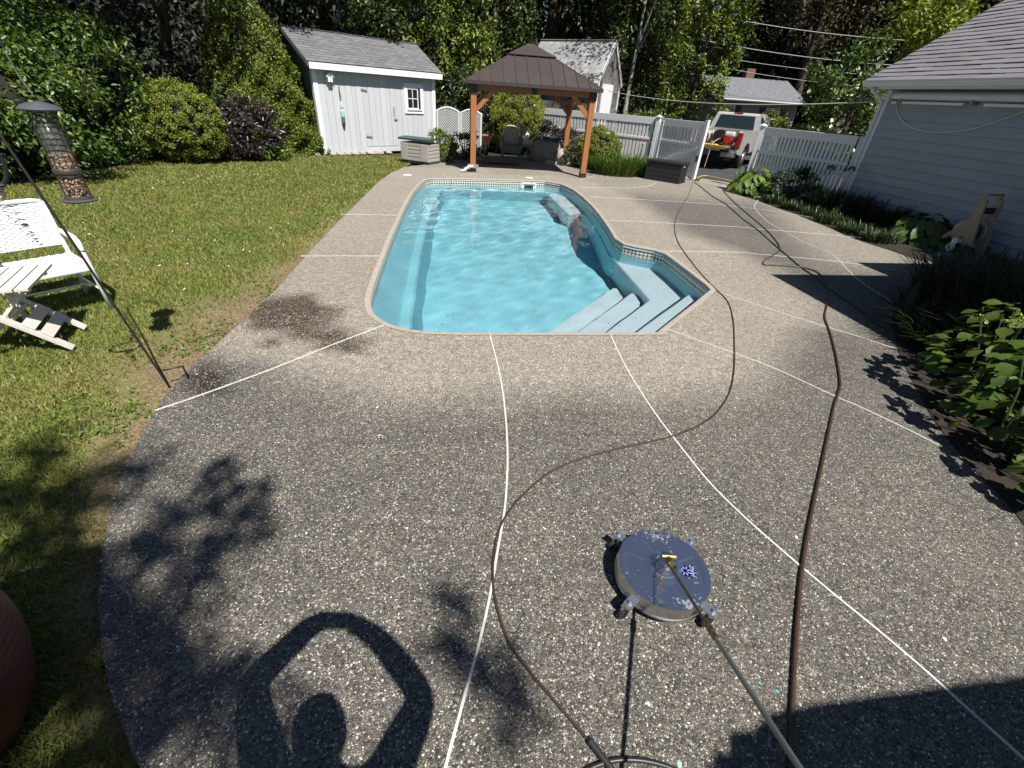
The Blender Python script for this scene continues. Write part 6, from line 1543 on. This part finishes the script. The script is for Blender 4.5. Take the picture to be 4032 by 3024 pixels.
# leaf-by-leaf plants
def leaf_shape(name, L, W, mat, cup=.12, droop=.25, seg=4):
    V = []; F = []
    prof = [.0, .62, 1.0, .78, .0] if seg == 4 else [0, .7, 1, .6, 0]
    for i, w in enumerate(prof):
        t = i / 4; y = L * t; z = -droop * L * t * t
        V += [(-W / 2 * w, y, z + cup * W * w), (0, y, z), (W / 2 * w, y, z + cup * W * w)]
    for i in range(4):
        a = 3 * i; F += [(a, a + 1, a + 4, a + 3), (a + 1, a + 2, a + 5, a + 4)]
    me = bpy.data.meshes.new(name); me.from_pydata(V, [], F); me.polygons.foreach_set('use_smooth', [True] * len(F)); me.materials.append(mat); me.update(); return me
def leafy(name, label, x, y, n, rx, ry, h, me, tilt=(.1, .9), z0=0., cat='plant', grp=None, stem=True, flat=False):
    t = thing(name, label, cat, (x, y, z0), 0, grp); st = MB()
    for k in range(n):
        q = sqrt((k + .5) / n); a = k * 2.39996; d = Vector((rx * q * cos(a), ry * q * sin(a), 0))
        zz = h * (1 - .75 * q * q) * (.75 + .35 * random.random()) if not flat else h * random.uniform(.25, 1)
        o = link(bpy.data.objects.new('leaf', me), t); o.location = d * .9 + Vector((0, 0, zz))
        o.rotation_euler = Euler((-(tilt[0] + (tilt[1] - tilt[0]) * q) + random.uniform(-.25, .25), random.uniform(-.3, .3), a - pi / 2 + random.uniform(-.5, .5)))
        s = random.uniform(.75, 1.2); o.scale = (s, s, s)
        if k % 2 == 0: st.tube([(d.x * .2, d.y * .2, 0), (d.x * .9, d.y * .9, zz)], .005, 4, cap=False)
    st.build('stem', M('green_stem', (.07, .10, .03), .7), t); return t
def opl(name, col): return M(name, col, .5, orand=.3, trans=.2, spec=.3)
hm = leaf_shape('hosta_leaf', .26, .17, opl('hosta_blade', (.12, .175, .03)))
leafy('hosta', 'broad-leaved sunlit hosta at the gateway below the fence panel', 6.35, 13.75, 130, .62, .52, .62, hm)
leafy('hosta', 'shaded hosta with a few sunlit leaves by the hose reel', 7.85, 9.25, 110, .62, .62, .48, leaf_shape('hosta_leaf_shaded', .26, .17, opl('hosta_blade_shaded', (.06, .10, .022))))  # darker copy of the hosta green, with the shade put into its colour
leafy('hosta', 'yellow-green hosta behind the storage bin', -3.55, 16.75, 60, .55, .4, .55, leaf_shape('hosta_leaf_gold', .26, .17, opl('hosta_blade_gold', (.17, .22, .03))))
hy = leaf_shape('hydrangea_leaf', .115, .09, opl('hydrangea_blade', (.062, .098, .015)), .08, .2)
def hydrangea(label, x, y, n, rx, ry, h):
    t = thing('hydrangea', label, 'shrub', (x, y, 0), 0, 'hydrangeas at the right edge'); st = MB()
    for k in range(n):
        u = random.random(); a = random.uniform(0, 2 * pi); q = sqrt(random.random()); z = h * (.15 + .85 * u); w = sqrt(max(.05, 1 - (u - .35) ** 2 * 1.6)) * (.55 + .45 * q)
        o = link(bpy.data.objects.new('leaf', hy), t); o.location = (rx * w * cos(a), ry * w * sin(a), z)
        o.rotation_euler = Euler((-random.uniform(-.1, .7), random.uniform(-.35, .35), a - pi / 2 + random.uniform(-.6, .6))); s = random.uniform(.7, 1.25); o.scale = (s, s, s)
    for k in range(14):
        a = k * 2.4; q = .3 + .5 * random.random(); st.tube([(.1 * cos(a), .1 * sin(a), 0), (rx * q * .6 * cos(a), ry * q * .6 * sin(a), h * .55), (rx * q * cos(a), ry * q * sin(a), h * .95)], [.009, .007, .004], 5)
    st.build('stem', M('green_stem', ()), t)
    for k in range(4):
        a = k * 2.4 + 1; q = .35 + .5 * random.random(); c = (rx * q * cos(a), ry * q * sin(a), h * (.75 + .3 * random.random())); P, D = clumps(60, c, (.05, .05, .025), 8, .5, .5)
        leaf_mesh('flower_bud', P, D, .022, .016, M('lime_bud', (.32, .40, .06), .6, isl=.3), t)
hydrangea('farthest hydrangea with lime buds, next to the strappy grass at the right edge', 3.92, 3.22, 250, .46, .46, .80)
hydrangea('middle hydrangea with lime buds at the right picture edge', 3.70, 2.62, 240, .42, .46, .74)
hydrangea('nearest hydrangea with lime buds, lowest at the right picture edge', 3.62, 2.02, 220, .42, .48, .68)
# iris bloom
ib = thing('iris_bloom', 'pale lilac iris bloom on a stalk in the right bed', 'flower', (6.2, 6.75, 0), 0)
MB().tube([(0, 0, 0), (.02, 0, .2), (.03, .01, .37)], .008, 6).build('stalk', M('green_stem', ()), ib)
lil = M('lilac_petal', (.60, .53, .82), .5, var=.15, vs=20)
pm = leaf_shape('iris_petal', .14, .11, lil, .2, .55)
pu = leaf_shape('iris_standard', .12, .09, M('white_petal', (.75, .73, .80), .5, trans=.2), .35, -.3)
for k in range(3):
    for me, tl in ((pm, -.2), (pu, 1.0)):
        o = link(bpy.data.objects.new('petal', me), ib); o.location = (.03, .01, .38); o.scale = (1.2,) * 3; o.rotation_euler = Euler((tl, 0, k * 2.09 + (.5 if me is pu else 0)))
o = link(bpy.data.objects.new('petal', pu), ib); o.location = (.035, .01, .48); o.rotation_euler = Euler((1.3, 0, 2))
for k, (x, y, h, lab) in enumerate(((7.35, 12.2, .98, 'faded purple iris on a stalk against the fence, left of the yellow one'), (7.72, 12.0, 1.0, 'faded purple iris on a stalk nearest the downspout'))):
    ii = thing('iris_bloom', lab, 'flower', (x, y, 0)); MB().tube([(0, 0, 0), (.02, 0, h)], .007, 5).build('stalk', M('green_stem', ()), ii)
    for q in range(4):
        o = link(bpy.data.objects.new('petal', leaf_shape('iris_petal_dark', .12, .08, M('dull_violet', (.10, .08, .16), .6), .2, .9)), ii); o.location = (.02, 0, h); o.rotation_euler = Euler((-.2, 0, q * 1.6))
yi = thing('iris_bloom', 'small yellow iris spike against the white fence slats', 'flower', (7.50, 11.9, 0)); MB().tube([(0, 0, 0), (.0, 0, .95)], .007, 5).build('stalk', M('green_stem', ()), yi)
for q in range(7):
    o = link(bpy.data.objects.new('petal', leaf_shape('yellow_petal', .07, .05, M('yellow_petal', (.55, .55, .08), .5), .2, .5)), yi); o.location = (0, 0, .72 + .035 * q); o.rotation_euler = Euler((-.1, 0, q * 2.2))
pd = thing('daylily_bloom', 'salmon daylily bloom above the daylily clump by the gate', 'flower', (3.55, 16.0, 0)); MB().tube([(0, 0, 0), (.02, 0, .92)], .007, 5).build('stalk', M('green_stem', ()), pd)
for q in range(6):
    o = link(bpy.data.objects.new('petal', leaf_shape('salmon_petal', .12, .06, M('salmon_petal', (.60, .25, .20), .5), .2, .6)), pd); o.location = (.02, 0, .92); o.rotation_euler = Euler((.4, 0, q * 1.05))

# tree behind the photographer, whose thin branches dapple the lower left
bt = tree('overhanging_tree', 'open-branched tree behind the photographer that dapples the deck', .6, -6.4, (.9, 1.6, 10.6, 1.0, .8, .9), 500, .16, 'tree', .16, nc=14, cr=.28, grp=None, branches=7)
PP = []; DD = []
for gx_, gy_, rr in [(*p, q) for p, q in zip([(-1.684,1.836),(-1.687,1.590),(-1.692,1.366),(-1.687,1.163),(-1.394,1.491),(-1.398,1.246),(-1.412,1.040),(-1.398,0.832),(-1.581,0.947),(-1.116,0.735),(-1.167,0.587),(-0.909,0.562),(-1.322,0.539),(-0.206,1.149),(-0.189,0.948),(-0.005,0.923),(0.043,0.759),(-2.837,1.878),(-2.634,1.536),(-2.264,1.506),(-2.242,1.254),(-1.379,1.719)], (.12, .15, .17, .17, .12, .14, .16, .24, .18, .24, .3, .26, .3, .07, .09, .07, .09, .28, .28, .2, .25, .09))]:
    z_ = 8.2 + 1.2 * random.random(); c_ = np.array([gx_ + .353 * z_ - .6, gy_ - .554 * z_ + 6.4, z_ + .06]); n_ = int(12 + 430 * rr * rr)
    d_ = rdir(n_) * (rng.random((n_, 1)) ** .5) * rr; PP.append(c_ + d_ * np.array([1, 1, .8])); DD.append(rdir(n_))
for (gx_, gy_, rr) in ((-1.95, .80, .30), (-1.75, .95, .25), (-2.0, 1.15, .25)):
    z_ = 8.8; d_ = rdir(150) * (rng.random((150, 1)) ** .5) * rr; PP.append(np.array([gx_ + .353 * z_ - .6, gy_ - .554 * z_ + 6.4, z_]) + d_); DD.append(rdir(150))
leaf_mesh('spray', np.concatenate(PP), np.concatenate(DD), .15, .085, LM['tree'], bt)

# ---------------------------------------------------------------- grass
def lawn_grass():
    N = 620000
    r = 1.2 + 17.5 * rng.random(N) ** 1.45; a = rng.uniform(-1.5, .12, N); X, Y = r * np.sin(a), r * np.cos(a)
    ok = inside(LAWN, X, Y); X, Y, r = X[ok], Y[ok], r[ok]
    b = bare_of(X, Y) + .25 * (np.sin(X * 9.1 + Y * 3) * np.sin(Y * 7.7 - X * 2))
    keep = rng.random(len(X)) > np.clip(b * 1.25 - .1, 0, .93); X, Y, r = X[keep], Y[keep], r[keep]; n = len(X)
    h = (.017 + .022 * rng.random(n)) * (1 + r * .03); w = .0024 * (1 + r * .30); az = rng.uniform(0, 2 * pi, n); ln_ = h * rng.uniform(.2, 1.1, n); d2 = rng.uniform(0, 2 * pi, n)
    B = np.stack([X, Y, np.full(n, -.032)], 1); S = np.stack([np.cos(az), np.sin(az), np.zeros(n)], 1) * w[:, None]; T = B + np.stack([np.cos(d2) * ln_, np.sin(d2) * ln_, h], 1)
    V = np.stack([B - S, B + S, T], 1).reshape(-1, 3); F = np.arange(3 * n).reshape(-1, 3)
    o = mesh_np('lawn_grass', V, F, LM['grass'], None); tag(o, 'short green lawn grass left of the pool deck', 'grass', kind='stuff')
    m = 130; Xc = rng.uniform(-8.5, -3.2, m * 4); Yc = rng.uniform(4, 11.5, m * 4); q = inside(LAWN, Xc, Yc) & (np.sin(Xc * 1.7 + 1) + np.sin(Yc * 1.3) + rng.normal(size=m * 4) * .6 > .7); Xc, Yc = Xc[q][:m], Yc[q][:m]
    P = np.stack([Xc, Yc, np.full(len(Xc), .015)], 1); P = np.repeat(P, 3, 0); D = nrm(rdir(len(P)) + np.array([0, 0, .4]))
    tag(leaf_mesh('clover_flowers', P, D, .018, .015, M('clover_white', (.74, .74, .66), .7), None), 'scattered white clover flowers in the lawn', 'flowers', kind='stuff')
    n3 = 900; Xw = rng.uniform(-5, -1.2, n3 * 4); Yw = rng.uniform(.2, 5.5, n3 * 4); q = inside(LAWN, Xw, Yw) & (polydist(DECK, Xw, Yw) < 1.1) & (np.sin(Xw * 4.1) + np.sin(Yw * 5.3 + 2) + .5 * rng.normal(size=n3 * 4) > .9); Xw, Yw = Xw[q][:n3], Yw[q][:n3]
    P = np.repeat(np.stack([Xw, Yw, np.full(len(Xw), -.02)], 1), 4, 0) + rng.normal(size=(len(Xw) * 4, 3)) * np.array([.02, .02, .004]); D = nrm(rdir(len(P)) * np.array([1, 1, .3]) + np.array([0, 0, .35]))
    tag(leaf_mesh('lawn_weeds', P, D, .035, .02, leafmat('weed_leaf', (.12, .20, .03), .4), None), 'low leafy weeds in the thin grass along the deck edge', 'weeds', kind='stuff')
lawn_grass()
